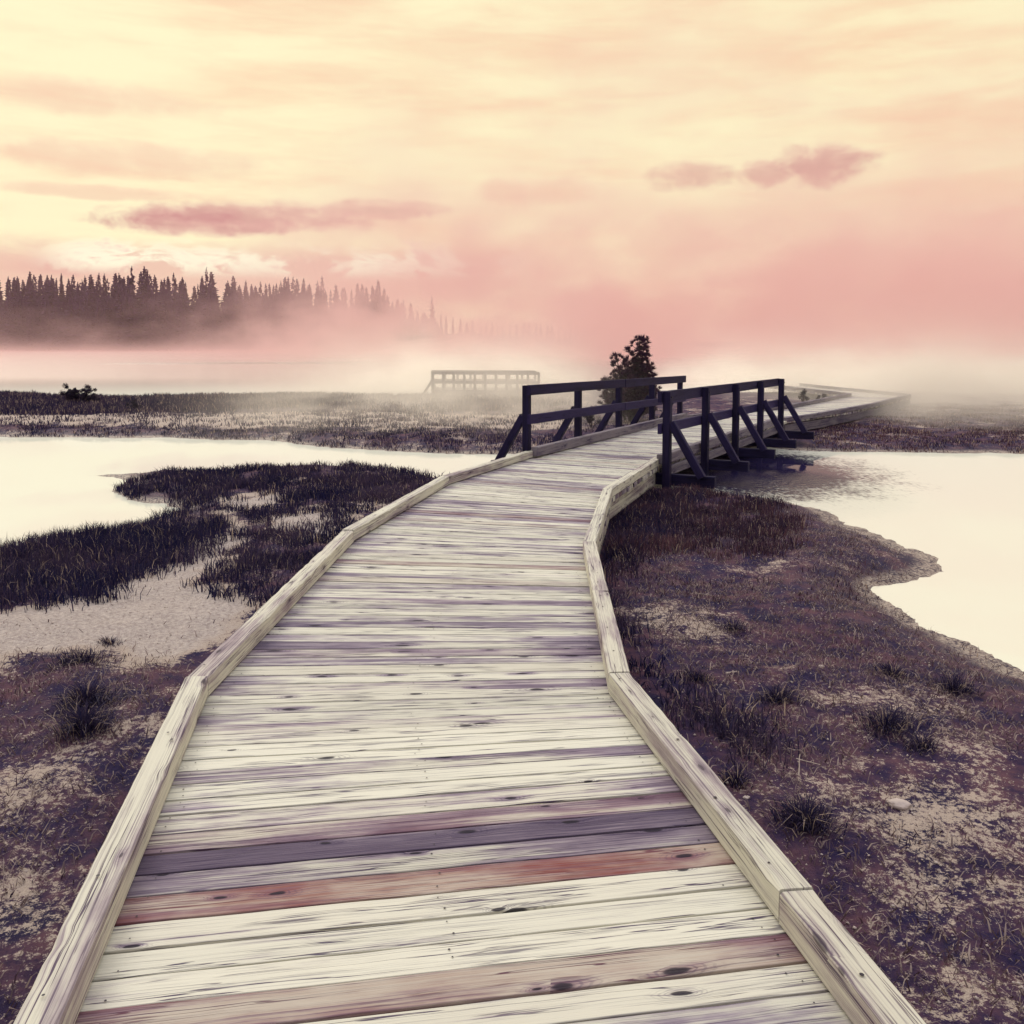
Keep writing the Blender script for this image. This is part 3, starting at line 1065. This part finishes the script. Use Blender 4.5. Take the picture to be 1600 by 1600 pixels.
# grit and small pebbles of sinter
PV, PQ = [], []
off = 0
for poly, dens in (([(940, 800), (1250, 790), (1470, 890), (1380, 930), (1650, 1090), (1750, 1700), (1300, 1560), (1000, 1060)], 380),
                   ([(-400, 900), (300, 880), (420, 800), (560, 780), (420, 960), (280, 1080), (60, 1520), (-100, 1700), (-500, 1700)], 380)):
    x, y, c = scatter(P(poly), dens, .30, 33, .3, .05)
    k = ~on_walk(x, y)
    x, y = x[k], y[k]
    n = len(x)
    r = .0022 + .006 * rng.random(n) ** 4
    z_ = ground_z(x, y)
    a = rng.uniform(0, 2 * PI, n)
    base8 = np.array([(1, 0, 0), (0, 1, 0), (-1, 0, 0), (0, -1, 0), (0, 0, .75), (0, 0, -.75)])
    j = base8[None] * rng.uniform(.6, 1.35, (n, 6, 1)) * r[:, None, None]
    ca, sa = np.cos(a)[:, None], np.sin(a)[:, None]
    v = np.stack([x[:, None] + j[..., 0] * ca - j[..., 1] * sa, y[:, None] + j[..., 0] * sa + j[..., 1] * ca, z_[:, None] + j[..., 2] + r[:, None] * .3], -1)
    f = np.array([(0, 1, 4), (1, 2, 4), (2, 3, 4), (3, 0, 4), (1, 0, 5), (2, 1, 5), (3, 2, 5), (0, 3, 5)])
    PV.append(v.reshape(-1, 3))
    PQ.append((f[None] + (np.arange(n) * 6)[:, None, None]).reshape(-1, 3) + off)
    off += n * 6
tag(link("pebbles", raw_mesh("pebbles", np.concatenate(PV), np.zeros((0, 4), np.int32), np.concatenate(PQ), M_STONE)), "pale grit and pebbles strewn over the mud and sand", "pebbles", kind="stuff")


def tuft(px, py, r, h, n, label, name="grass_tuft", mat=None, group="dark tufts on the mud", straw=.12):
    c = W(px, py, ZG)
    a, rr = rng.uniform(0, 2 * PI, n), np.abs(rng.normal(0, r * .5, n)).clip(0, r * 1.1)
    x, y = c[0] + np.cos(a) * rr * 1.25, c[1] + np.sin(a) * rr
    tone = np.zeros((n, 3))
    tone[:, 0] = np.clip(rng.normal(.3, .25, n), 0, 1)
    tone[:, 1] = np.where(rng.random(n) < straw, .7, 0)
    v, q, tr_, tn_ = blades(x, y, h * rng.uniform(.45, 1.1, n) * np.exp(-(rr / r / 1.3) ** 2), rng.uniform(.2, 1.5, n), rng.uniform(.003, .006, n), tone, az=a + rng.normal(0, .9, n))
    z0 = float(ground_z(np.array([c[0]]), np.array([c[1]]))[0])
    org = np.array([c[0], c[1], z0])
    o = link(name, raw_mesh(name, v - org, q, tr_, mat or M_GRASS, tn_), loc=tuple(org))
    return tag(o, label, "grass tuft", group)


tuft(1258, 1305, .11, .13, 520, "round dark grass tuft beside the right kerb, nearest tuft on the right side")
tuft(1215, 1108, .10, .11, 320, "small dark tuft right of the kerb bend with a thin stalk above it")
tuft(1385, 1150, .15, .12, 420, "wide dark tuft in the open mud of the right foreground, above the hollow")
tuft(1440, 1178, .08, .08, 200, "small low tuft just right of the wide dark tuft on the right mud")
tuft(1395, 1058, .10, .09, 260, "dark tuft on the right mud flat, midway between the kerb bend and the frame edge")
tuft(1490, 1075, .10, .14, 260, "spiky tuft at the right edge of the photo")
tuft(1145, 990, .10, .08, 220, "low dark tuft on the russet mud, furthest from the camera of the right tufts")
tuft(1090, 1075, .10, .08, 260, "flat dark tuft close to the kerb bend on the right, beside the pale twig")
tuft(135, 1112, .13, .16, 520, "spiky dark tuft left of the boardwalk, upper of the two close together")
tuft(130, 1155, .12, .16, 520, "spiky dark tuft left of the boardwalk, lower of the two close together")
tuft(125, 1043, .18, .10, 420, "wide low tuft at the edge of the pale sand on the left")
tuft(172, 1012, .07, .06, 160, "tiny dark tuft standing alone on the pale sand on the left")
tuft(1150, 1235, .06, .10, 160, "small dark tuft tight against the outer side of the right kerb")


def twig(px, py, length, ang, r, label, rise=0.0, name="twig"):
    c = W(px, py, ZG)
    z0 = float(ground_z(np.array([c[0]]), np.array([c[1]]))[0])
    mb = MB()
    k = 6
    pts = []
    for i in range(k):
        s = i / (k - 1) - .5
        pts.append((c[0] + math.cos(ang) * length * s + random.uniform(-1, 1) * length * .03, c[1] + math.sin(ang) * length * s + random.uniform(-1, 1) * length * .03,
                    z0 + r * .8 + .012 + rise * (s + .5)))
    mb.tube(pts, [r * (1 - .5 * i / k) for i in range(k)], 6)
    # a side spur
    m = Vector(pts[3])
    mb.tube([m, m + Vector((math.cos(ang + .9), math.sin(ang + .9), .25)) * length * .22], [r * .55, r * .25], 5)
    return tag(mb.build(name, M_TWIG, origin=(c[0], c[1], z0)), label, "twig")


twig(1143, 1062, .075, .35, .0055, "short pale twig lying on the mud near the kerb bend")
twig(1248, 1228, .05, 1.2, .003, "thin pale stick standing upright in the mud right of the kerb", rise=.07)
twig(1262, 1210, .11, -.6, .0022, "long thin stalk lying on the russet mud right of the kerb")
twig(1098, 930, .16, -.5, .004, "forked bleached twig on the russet mud below the bridge")


def stone(px, py, r, label):
    c = W(px, py, ZG)
    z0 = float(ground_z(np.array([c[0]]), np.array([c[1]]))[0])
    import bmesh
    bm = bmesh.new()
    bmesh.ops.create_icosphere(bm, subdivisions=3, radius=1)
    for vv in bm.verts:
        f = 1 + .35 * (fbm(np.array([vv.co.x * 1.3 + px]), np.array([vv.co.y * 1.3 + vv.co.z * 1.7]), 3, 7)[0] - .5)
        vv.co = Vector((vv.co.x * r * f * 1.3, vv.co.y * r * f, vv.co.z * r * .55 * f))
    me = bpy.data.meshes.new("stone")
    bm.to_mesh(me)
    bm.free()
    me.materials.append(M_STONE)
    return tag(link("stone", me, loc=(c[0], c[1], z0 + r * .25)), label, "stone")


stone(1404, 1268, .035, "pale stone in a small hollow on the right mud flat")
stone(1166, 1262, .012, "white chip of stone against the outer side of the right kerb")
stone(1283, 1052, .014, "small white stone on the mud flat right of the kerb bend")


# ------------------------------------------------------------------ shrubs and the young pine
def leaf_cloud(centres, radii, per, size, tone_lo=.1, tone_hi=.7, needle=False, ups=None):
    V, T, TN = [], [], []
    o = 0
    for ci, (c, r) in enumerate(zip(centres, radii)):
        n = per
        d = rng.normal(0, 1, (n, 3))
        d /= np.linalg.norm(d, axis=1)[:, None]
        if ups is not None:
            d = d * .75 + ups[ci][None, :] * .95
            d /= np.linalg.norm(d, axis=1)[:, None]
        if needle:
            base = np.array(c)[None, :] + d * r * .1
            tip = np.array(c)[None, :] + d * r * rng.uniform(.6, 1.1, n)[:, None]
            s = np.cross(d, rng.normal(0, 1, (n, 3)))
            s /= np.linalg.norm(s, axis=1)[:, None]
            a, b, e = base + s * size, base - s * size, tip
        else:
            p = np.array(c)[None, :] + d * r * (rng.random(n) ** .4)[:, None]
            e1 = rng.normal(0, 1, (n, 3)); e1 /= np.linalg.norm(e1, axis=1)[:, None]
            e2 = np.cross(e1, d)
            a, b, e = p - e1 * size, p + e2 * size * .6, p + e1 * size
        V.append(np.stack([a, b, e], 1).reshape(-1, 3))
        T.append(np.arange(n * 3).reshape(-1, 3) + o)
        o += n * 3
        tt = np.zeros((n * 3, 3))
        tt[:, 0] = np.repeat(np.clip(rng.uniform(tone_lo, tone_hi) + rng.normal(0, .15, n), 0, 1), 3)
        TN.append(tt)
    return np.concatenate(V), np.concatenate(T), np.concatenate(TN)


def shrub(px, d, w, h, label, name="shrub", n=26, cat="shrub", size=.035, group=None):
    x = (px - 800) / FOC * d
    z0 = float(ground_z(np.array([x]), np.array([float(d)]))[0])
    root = tag(empty(name, (x, d, z0)), label, cat, group)
    mb = MB()
    cs, rs = [], []
    for i in range(n):
        a = rng.uniform(0, 2 * PI)
        rr = (rng.random() ** .6) * w / 2
        zz = h * (.35 + .6 * rng.random()) * (1 - .45 * (rr / (w / 2)) ** 2)
        c = (math.cos(a) * rr, math.sin(a) * rr, zz)
        cs.append(c)
        rs.append(rng.uniform(.12, .22) * max(w, h) * .7)
        if i % 3 == 0:
            mb.tube([(0, 0, -.03), (c[0] * .5, c[1] * .5, zz * .6), c], [.014, .010, .004], 5)
    V, T, TN = leaf_cloud(cs, rs, 90, size)
    link("foliage", raw_mesh("foliage", V, np.zeros((0, 4), np.int32), T, M_SHRUB, TN), root)
    s = mb.build("stem", M_BARK, origin=(0, 0, 0))
    s.parent = root
    return root


shrub(137, 28.5, .62, .62, "rounded dark shrub on the far bank, right of the two smaller ones")
shrub(117, 28.9, .40, .50, "small dark shrub on the far bank, between the round shrub and the spindly one")
shrub(103, 28.6, .30, .72, "spindly dark shrub with a tufted top at the left edge of the far bank", n=14)
shrub(207, 25.5, .35, .34, "low dark bush in the far bank's sedge, right of the three shrubs", n=16)
shrub(1257, 26.5, .24, .62, "small upright bush behind the far boardwalk's left kerb", n=12, size=.028)
shrub(1277, 27.0, .24, .40, "low small bush just right of the upright bush by the far boardwalk", n=9, size=.028)
shrub(1288, 27.2, .22, .42, "leaning small bush, rightmost of the three by the far boardwalk", n=9, size=.028)
shrub(925, 20.5, .42, .52, "pale spindly bush behind the bridge's left railing", n=14, size=.03)


def young_pine(px, d, label):
    x = (px - 800) / FOC * d
    z0 = float(ground_z(np.array([x]), np.array([float(d)]))[0])
    root = tag(empty("young_pine", (x, d, z0)), label, "pine tree")
    trunk, limbs = MB(), MB()
    cs, rs, ups = [], [], []

    def leader(x0, y0, zb, x1, zt, reach, rb):
        trunk.tube([(x0, y0, zb), ((x0 + x1) / 2 + .02, y0, (zb + zt) / 2), (x1, y0, zt)], [rb, rb * .6, .008], 7)
        nwh = int((zt - zb) / .125)
        for k in range(nwh + 1):
            s = k / max(1, nwh)
            z = zb + .16 + (zt - zb - .16) * s
            xc = x0 + (x1 - x0) * (z - zb) / (zt - zb)
            L = reach * (1 - s) ** .75 + .05
            m = max(3, int(8 - 4 * s))
            a0 = rng.uniform(0, 6)
            for j in range(m):
                a = a0 + j * 2 * PI / m + rng.normal(0, .2)
                l = L * rng.uniform(.6, 1.15)
                up = .30 + .45 * s + rng.normal(0, .08)
                end = np.array([xc + math.cos(a) * l, y0 + math.sin(a) * l, z + l * up])
                limbs.tube([(xc, y0, z), (xc + math.cos(a) * l * .6, y0 + math.sin(a) * l * .6, z + l * up * .45), tuple(end)], [.014, .009, .004], 4)
                nt = max(1, int(l / .085))
                for q in range(nt):
                    f = 1 - q / (nt + .3) * .8
                    p = np.array([xc + math.cos(a) * l * f, y0 + math.sin(a) * l * f, z + l * up * f]) + rng.normal(0, .02, 3)
                    cs.append(tuple(p)); rs.append(rng.uniform(.09, .15))
                    ups.append(np.array([math.cos(a) * .6, math.sin(a) * .6, .8]))
        cs.append((x1, y0, zt + .02)); rs.append(.09); ups.append(np.array([0, 0, 1.]))

    leader(0.04, 0, -.05, .22, 2.05, .60, .05)
    leader(0.10, .1, .6, .37, 2.02, .22, .03)
    leader(-.02, -.05, .05, -.36, 1.62, .40, .04)
    leader(0.10, -.1, .1, .42, 1.25, .42, .035)
    leader(-.1, .1, .05, -.62, 1.0, .50, .035)
    leader(.1, .1, .05, .50, .95, .45, .035)
    leader(.05, .3, .05, .1, 1.3, .55, .035)
    leader(-.05, -.3, .05, -.15, 1.2, .5, .035)
    V, T, TN = leaf_cloud(cs, rs, 70, .0075, .0, .8, True, ups)
    link("crown", raw_mesh("crown", V, np.zeros((0, 4), np.int32), T, M_NEEDLE, TN), root)
    for nm, mbb in (("trunk", trunk), ("limbs", limbs)):
        o = mbb.build(nm, M_BARK, origin=(0, 0, 0))
        o.parent = root


young_pine(985, 22.3, "bushy young pine with several leaders standing behind the bridge's left railing")


# ------------------------------------------------------------------ far forest
def conifer_mesh(seed, slim=1.0, sparse=0.0):
    """unit-height spruce: tapered stem and whorls of ragged drooping boughs"""
    r = np.random.default_rng(seed)
    V, T, mi = [], [], []
    n = 6
    for k in range(n):
        a0, a1 = 2 * PI * k / n, 2 * PI * (k + 1) / n
        o = len(V)
        V += [(.014 * math.cos(a0), .014 * math.sin(a0), 0), (.014 * math.cos(a1), .014 * math.sin(a1), 0), (0, 0, .97)]
        T.append((o, o + 1, o + 2)); mi.append(1)
    wh = 34
    for k in range(wh):
        s = k / (wh - 1)
        z = .06 + .92 * s
        L = (.012 + .19 * slim * (1 - s) ** .78) * r.uniform(.75, 1.1)
        m = int(9 - 4 * s)
        a0 = r.uniform(0, 6)
        for j in range(m):
            if r.random() < sparse:
                continue
            a = a0 + 2 * PI * j / m + r.normal(0, .25)
            l = L * r.uniform(.6, 1.2)
            dr_ = -.25 * l + .25 * l * s + r.normal(0, .006)
            ca, sa = math.cos(a), math.sin(a)
            wd = .45 * l + .006
            o = len(V)
            V += [(ca * .004, sa * .004, z + .012), (ca * l * .55 - sa * wd * .5, sa * l * .55 + ca * wd * .5, z + dr_ * .6 - .012),
                  (ca * l, sa * l, z + dr_), (ca * l * .55 + sa * wd * .5, sa * l * .55 - ca * wd * .5, z + dr_ * .6 - .012),
                  (ca * l * .5, sa * l * .5, z + dr_ * .5 - .035)]
            T += [(o, o + 1, o + 2), (o, o + 2, o + 3), (o, o + 1, o + 4), (o, o + 3, o + 4)]
            mi += [0, 0, 0, 0]
    me = raw_mesh("conifer", np.array(V), np.zeros((0, 4), np.int32), np.array(T), [M_FOREST, M_BARK], None, np.array(mi, np.int32))
    return me


CON = [conifer_mesh(i + 3, s, sp) for i, (s, sp) in enumerate([(1, .1), (.75, .15), (.6, .2), (1.2, .1), (.9, .3), (.5, .1), (.8, .45)])]


def conifer(px, d, ytop, var, label="dark conifer in the misty forest on the far lake shore", group="conifers of the far forest"):
    x = (px - 800) / FOC * d
    z0 = float(ground_z(np.array([x]), np.array([float(d)]))[0]) - .3
    top = EYE + (540 - ytop) / FOC * d
    h = max(4, top - z0)
    o = link("conifer", CON[var], loc=(x, d, z0))
    wdt = (0.62 * h + 12) * random.uniform(.8, 1.45)
    o.scale = (wdt, wdt, h)
    o.rotation_euler = (random.gauss(0, .012), random.gauss(0, .012), random.uniform(0, 6))
    return tag(o, label, "conifer", group)


SKY = [(-260, 440), (0, 428), (100, 426), (160, 428), (210, 424), (265, 424), (300, 436), (330, 428), (400, 440), (430, 438), (480, 436), (520, 440), (560, 450),
       (590, 452), (620, 466), (650, 476), (690, 490), (720, 498), (760, 503), (880, 506), (960, 510)]


def skyline(px):
    return float(np.interp(px, [p[0] for p in SKY], [p[1] for p in SKY]))


nt = 0
for row, (dd, drop) in enumerate(((4, 34), (14, 18), (26, 6), (40, 0))):
    px = -70 + random.uniform(0, 6)
    while px < 690:
        x = (px - 800) / FOC * 370
        d = float(far_shore(np.array([x]))[0]) + dd + random.uniform(-3, 5)
        y = skyline(px) + drop + abs(random.gauss(0, 7)) - 6 + 17 * (float(vnoise(np.array([px / 26.0]), np.array([row * 3.1]), 5)[0]) - .35)
        conifer(px, d, min(y, 520), random.choice((0, 0, 1, 1, 2, 3, 3, 4)))
        nt += 1
        px += 4.9 + random.expovariate(1 / 6.4)
px = 690
while px < 930:
    x = (px - 800) / FOC * 560
    d = float(far_shore(np.array([x]))[0]) + random.uniform(5, 40)
    conifer(px, d, skyline(px) + abs(random.gauss(0, 4)) - 2, random.choice((1, 2, 5)), "small faded conifer far off where the forest runs out into the mist", "faded conifers at the end of the forest")
    nt += 1
    px += random.uniform(7, 12)
for (px, y, var, lab) in ((210, 415, 6, "thin ragged conifer rising above the forest at left, near a broad crowned one"),
                          (231, 416, 3, "broad crowned conifer rising above the forest at left, right of a thin ragged one"),
                          (327, 417, 4, "tall loose crowned conifer rising above the middle of the forest"),
                          (592, 437, 0, "tallest conifer near the right end of the forest, in a dark clump"),
                          (585, 446, 1, "conifer leaning on the left of the tallest one near the forest's right end"),
                          (601, 449, 1, "conifer close on the right of the tallest one near the forest's right end"),
                          (676, 461, 4, "lone taller conifer at the thin right end of the forest")):
    d = float(far_shore(np.array([(px - 800) / FOC * 380]))[0]) + 20
    conifer(px, d, y, var, lab)
    nt += 1
print("conifers", nt)

# ------------------------------------------------------------------ air: haze and steam
def box(name, x0, x1, y0, y1, z0, z1, mat):
    mb = MB()
    ids = [mb.addv((x, y, z)) for z in (z0, z1) for y in (y0, y1) for x in (x0, x1)]
    for f in ((0, 2, 3, 1), (4, 5, 7, 6), (0, 1, 5, 4), (2, 6, 7, 3), (0, 4, 6, 2), (1, 3, 7, 5)):
        mb.face([ids[i] for i in f])
    return tag(mb.build(name, mat), kind="stuff")


M_HAZE, t = new_mat("haze_air")
pv = t.n("ShaderNodeVolumePrincipled")
pv.inputs["Color"].default_value = (0.95, 0.62, 0.58, 1)
pv.inputs["Density"].default_value = 0.00010
pv.inputs["Anisotropy"].default_value = 0.1
t.out(None, pv.outputs[0])
M_HAZE.cycles.homogeneous_volume = True
box("haze", -1400, 1400, -30, 805, -2.8, 52, M_HAZE)

M_STEAM, t = new_mat("lake_steam")
co = t.n("ShaderNodeTexCoord").outputs["Object"]
c = t.sep(co)
wz = t.mul(c[2], 1.5)
warp = t.noise(co, 0.02, 2, 0.5)
nv = t.vec(t.add(t.mul(c[0], 1.0), t.mul(warp, 25.0)), t.mul(c[1], 0.45), t.add(wz, t.mul(warp, 18.0)))
n1 = t.noise(nv, 0.046, 5, 0.60)
edge = t.mul(t.step(60, 95, c[1]), t.m("SUBTRACT", 1.0, t.step(300, 338, c[1])))
zf = t.add(c[2], 0.4)
low = t.m("EXPONENT", t.mul(zf, -0.85))
base = t.m("EXPONENT", t.mul(zf, -0.11))
mid = t.m("EXPONENT", t.mul(zf, -0.055))
right = t.step(2, 70, t.add(t.add(c[0], t.mul(c[1], 0.40)), t.mul(t.sub(n1, .5), 60.0)))
n2 = t.noise(t.vec(t.add(t.mul(c[0], 1.0), t.mul(warp, 40.0)), t.mul(c[1], 0.5), t.add(t.mul(c[2], 2.2), t.mul(warp, 30.0))), 0.085, 4, 0.6)
plume = t.mul(t.step(0.48, 0.62, n1), mid)
wisp = t.mul(t.step(0.52, 0.64, n2), base)
dens = t.mul(t.mul(low, 0.010), t.step(36, 52, c[1]))
dens2 = t.mul(t.mul(plume, t.lin(0, 1, right, 0.05, 1.2)), 0.034)
dens2 = t.add(dens2, t.mul(t.mul(wisp, t.lin(0, 1, right, 0.17, 1.0)), 0.030))
dens2 = t.add(dens2, t.mul(t.mul(right, mid), 0.0030))
dens = t.mul(t.add(dens, t.mul(dens2, t.step(60, 95, c[1]))), t.sub(1.0, t.step(300, 338, c[1])))
pv = t.n("ShaderNodeVolumePrincipled")
pv.inputs["Color"].default_value = (0.90, 0.61, 0.56, 1)
t.put(pv.inputs["Density"], dens)
t.out(None, pv.outputs[0])
M_STEAM.cycles.volume_step_rate = 0.6
box("steam", -260, 260, 36.3, 339, ZW - .05, 45, M_STEAM)

M_MIST, t = new_mat("bank_mist")
co = t.n("ShaderNodeTexCoord").outputs["Object"]
c = t.sep(co)
n1 = t.noise(t.vec(t.mul(c[0], 1.0), t.mul(c[1], .6), t.mul(c[2], 1.6)), 0.33, 4, 0.6)
zf = t.add(c[2], 0.4)
vert = t.m("EXPONENT", t.mul(zf, -1.5))
ey = t.mul(t.step(17.0, 25.0, c[1]), t.m("SUBTRACT", 1.0, t.step(50, 60, c[1])))
gx = t.add(t.mul(t.mul(t.step(-9.5, -4.0, c[0]), t.sub(1.0, t.step(0.5, 4.5, c[0]))), 1.15), t.mul(t.step(6.5, 12.0, c[0]), 1.2))
dens = t.mul(t.mul(t.mul(t.step(0.32, 0.70, n1), vert), t.mul(ey, gx)), 0.62)
pv = t.n("ShaderNodeVolumePrincipled")
pv.inputs["Color"].default_value = (0.995, 0.96, 0.88, 1)
pv.inputs["Anisotropy"].default_value = 0.55
t.put(pv.inputs["Density"], dens)
t.out(None, pv.outputs[0])
M_MIST.cycles.volume_step_rate = 0.6
box("steam", -16, 50, 15, 59.8, ZW + .02, 4.0, M_MIST)

# ------------------------------------------------------------------ sky and sun
SUN_AZ, SUN_EL = math.radians(-32), math.radians(34)
world = bpy.data.worlds.new("World")
scene.world = world
world.use_nodes = True
t = NT(world.node_tree)
gen = t.n("ShaderNodeTexCoord").outputs["Generated"]
d = t.sep(gen)
az = t.m("ARCTAN2", d[0], d[1])
hyp = t.m("SQRT", t.add(t.mul(d[0], d[0]), t.mul(d[1], d[1])))
el = t.m("ARCTAN2", d[2], hyp)
# streaky high cloud
q1 = t.noise(t.vec(t.mul(az, 3.0), t.mul(el, 15.0), 0.0), 1.0, 5, 0.55, 0.4)
q2 = t.noise(t.vec(t.mul(az, 7.0), t.mul(el, 42.0), 3.0), 1.0, 4, 0.6, 0.3)
CREAM, PEACH, PINK, CLOUD = (0.99, 0.895, 0.565), (0.94, 0.66, 0.42), (0.80, 0.37, 0.29), (0.56, 0.20, 0.21)
w = t.add(t.mul(q1, 1.0), t.mul(t.sub(q2, 0.5), 0.6))
# peachier high up in the middle, clearer towards the left
hi = t.mul(t.step(0.18, 0.32, el), t.sub(1.0, t.step(0.25, 0.6, t.m("ABSOLUTE", t.sub(az, 0.05)))))
w = t.add(w, t.mul(hi, 0.16))
w = t.add(w, t.mul(t.step(0.1, 0.5, az), 0.05))
col = t.mix(t.step(0.41, 0.90, w), CREAM, PEACH)
# low pink air, thickest to the right
lowp = t.mul(t.sub(1.0, t.step(0.03, 0.17, t.sub(el, t.mul(t.step(0.0, 0.5, az), 0.04)))), t.step(-0.25, 0.35, t.add(az, t.mul(t.sub(q1, .5), .4))))
col = t.mix(t.mul(lowp, 0.8), col, (0.85, 0.53, 0.41))


def cloud(px, py, sx, sy, strength, colr, scale, seed, soft=0.9, flat=0.0):
    """a bank of cloud at a bearing and elevation of the sky"""
    global col
    a, e = azel(px, py)
    nz = t.noise(t.vec(t.mul(az, scale), t.mul(el, scale * 1.7), seed), 1.0, 6, 0.6, 0.3)
    u = t.mul(t.sub(az, a), 1.0 / (sx / FOC))
    v = t.mul(t.sub(el, e), 1.0 / (sy / FOC))
    if flat:
        v = t.m("MAXIMUM", v, t.mul(v, -flat))
    r2 = t.add(t.mul(u, u), t.mul(v, v))
    dd = t.add(r2, t.mul(t.sub(nz, 0.5), 2.6))
    f = t.mul(t.sub(1.0, t.step(1.0 - soft, 1.0 + soft * .4, dd)), strength)
    lit = t.mul(t.step(-0.3, 0.9, t.add(v, t.mul(t.sub(nz, .5), 3.0))), 0.45)
    col = t.mix(f, col, t.mix(lit, colr, (0.96, 0.66, 0.50)))


cloud(300, 352, 130, 26, .85, CLOUD, 26, 1.0, flat=1.6)
cloud(400, 343, 190, 26, .75, CLOUD, 24, 2.0, flat=1.6)
cloud(590, 330, 110, 18, .6, CLOUD, 26, 3.0, flat=1.4)
cloud(1290, 258, 70, 32, .75, CLOUD, 26, 4.0)
cloud(1195, 272, 45, 20, .6, CLOUD, 28, 5.0)
cloud(1080, 277, 70, 22, .5, CLOUD, 26, 6.0)
cloud(850, 298, 110, 22, .35, PINK, 20, 7.0)
cloud(150, 300, 170, 10, .4, PINK, 18, 8.0)
cloud(190, 248, 190, 26, .4, PINK, 16, 9.0)
cloud(140, 155, 160, 26, .35, PINK, 14, 10.0)
cloud(110, 418, 90, 14, .5, CLOUD, 20, 11.0)
cloud(1500, 470, 110, 60, .45, (0.66, 0.25, 0.24), 14, 12.0)
cloud(1250, 500, 110, 40, .4, (0.70, 0.28, 0.26), 16, 14.0)
cloud(930, 500, 90, 60, .5, (0.66, 0.25, 0.25), 18, 13.0)
# bright cumulus along the tree line
cn = t.noise(t.vec(t.mul(az, 17.0), t.mul(el, 38.0), 20.0), 1.0, 6, 0.55, 0.5)
strip = t.mul(t.mul(t.step(0.03, 0.06, el), t.sub(1.0, t.step(0.084, 0.112, t.add(el, t.mul(t.sub(cn, .5), .03))))), t.sub(1.0, t.step(-0.1, 0.1, az)))
col = t.mix(t.mul(strip, 0.72), col, (0.76, 0.40, 0.35))
band = t.mul(t.step(0.068, 0.084, el), t.sub(1.0, t.step(0.090, 0.112, t.sub(el, t.mul(t.sub(cn, .5), .05)))))
band = t.mul(band, t.mul(t.step(-0.50, -0.44, az), t.sub(1.0, t.step(-0.08, 0.05, az))))
col = t.mix(t.mul(band, t.step(0.42, 0.52, cn)), col, (1.0, 0.94, 0.70))
col = t.mix(t.mul(band, t.mul(t.step(0.54, 0.66, cn), .6)), col, (0.80, 0.44, 0.37))
# out of the frame overhead and behind: higher, cooler and brighter overcast
up = t.step(0.42, 0.95, el)
col = t.mix(up, col, (1.24, 1.24, 1.42))
back = t.mul(t.step(1.2, 2.2, t.m("ABSOLUTE", az)), t.sub(1.0, up))
col = t.mix(t.mul(back, .85), col, (0.62, 0.56, 0.64))
bg = t.n("ShaderNodeBackground")
t.put(bg.inputs["Color"], col)
bg.inputs["Strength"].default_value = 1.0
sk = t.n("ShaderNodeTexSky", sky_type="NISHITA")
sk.sun_disc = False
sk.sun_elevation = SUN_EL
sk.sun_rotation = SUN_AZ
bg2 = t.n("ShaderNodeBackground")
t.t.links.new(sk.outputs[0], bg2.inputs["Color"])
bg2.inputs["Strength"].default_value = 0.005
ad = t.n("ShaderNodeAddShader")
t.t.links.new(bg.outputs[0], ad.inputs[0])
t.t.links.new(bg2.outputs[0], ad.inputs[1])
wo = t.n("ShaderNodeOutputWorld")
t.t.links.new(ad.outputs[0], wo.inputs["Surface"])

sun_d = bpy.data.lights.new("sun", "SUN")
sun_d.energy = 1.45
sun_d.angle = math.radians(24)
sun_d.color = (1.0, 0.90, 0.74)
sun = bpy.data.objects.new("sun", sun_d)
COL.objects.link(sun)
sv = Vector((math.sin(SUN_AZ) * math.cos(SUN_EL), math.cos(SUN_AZ) * math.cos(SUN_EL), math.sin(SUN_EL)))
sun.rotation_euler = sv.to_track_quat("Z", "Y").to_euler()
sun.location = (-20, 10, 30)

# ------------------------------------------------------------------ render settings
scene.view_settings.view_transform = "Standard"
scene.view_settings.look = "None"
scene.view_settings.exposure = 0.0
scene.view_settings.gamma = 1.0
scene.render.engine = "CYCLES"
scene.cycles.use_denoising = True
scene.cycles.max_bounces = 8
scene.cycles.diffuse_bounces = 3
scene.cycles.glossy_bounces = 3
scene.cycles.transmission_bounces = 2
scene.cycles.transparent_max_bounces = 8
scene.cycles.volume_bounces = 3
scene.cycles.volume_step_rate = 1.0
scene.cycles.volume_max_steps = 160
scene.cycles.sample_clamp_indirect = 4.0
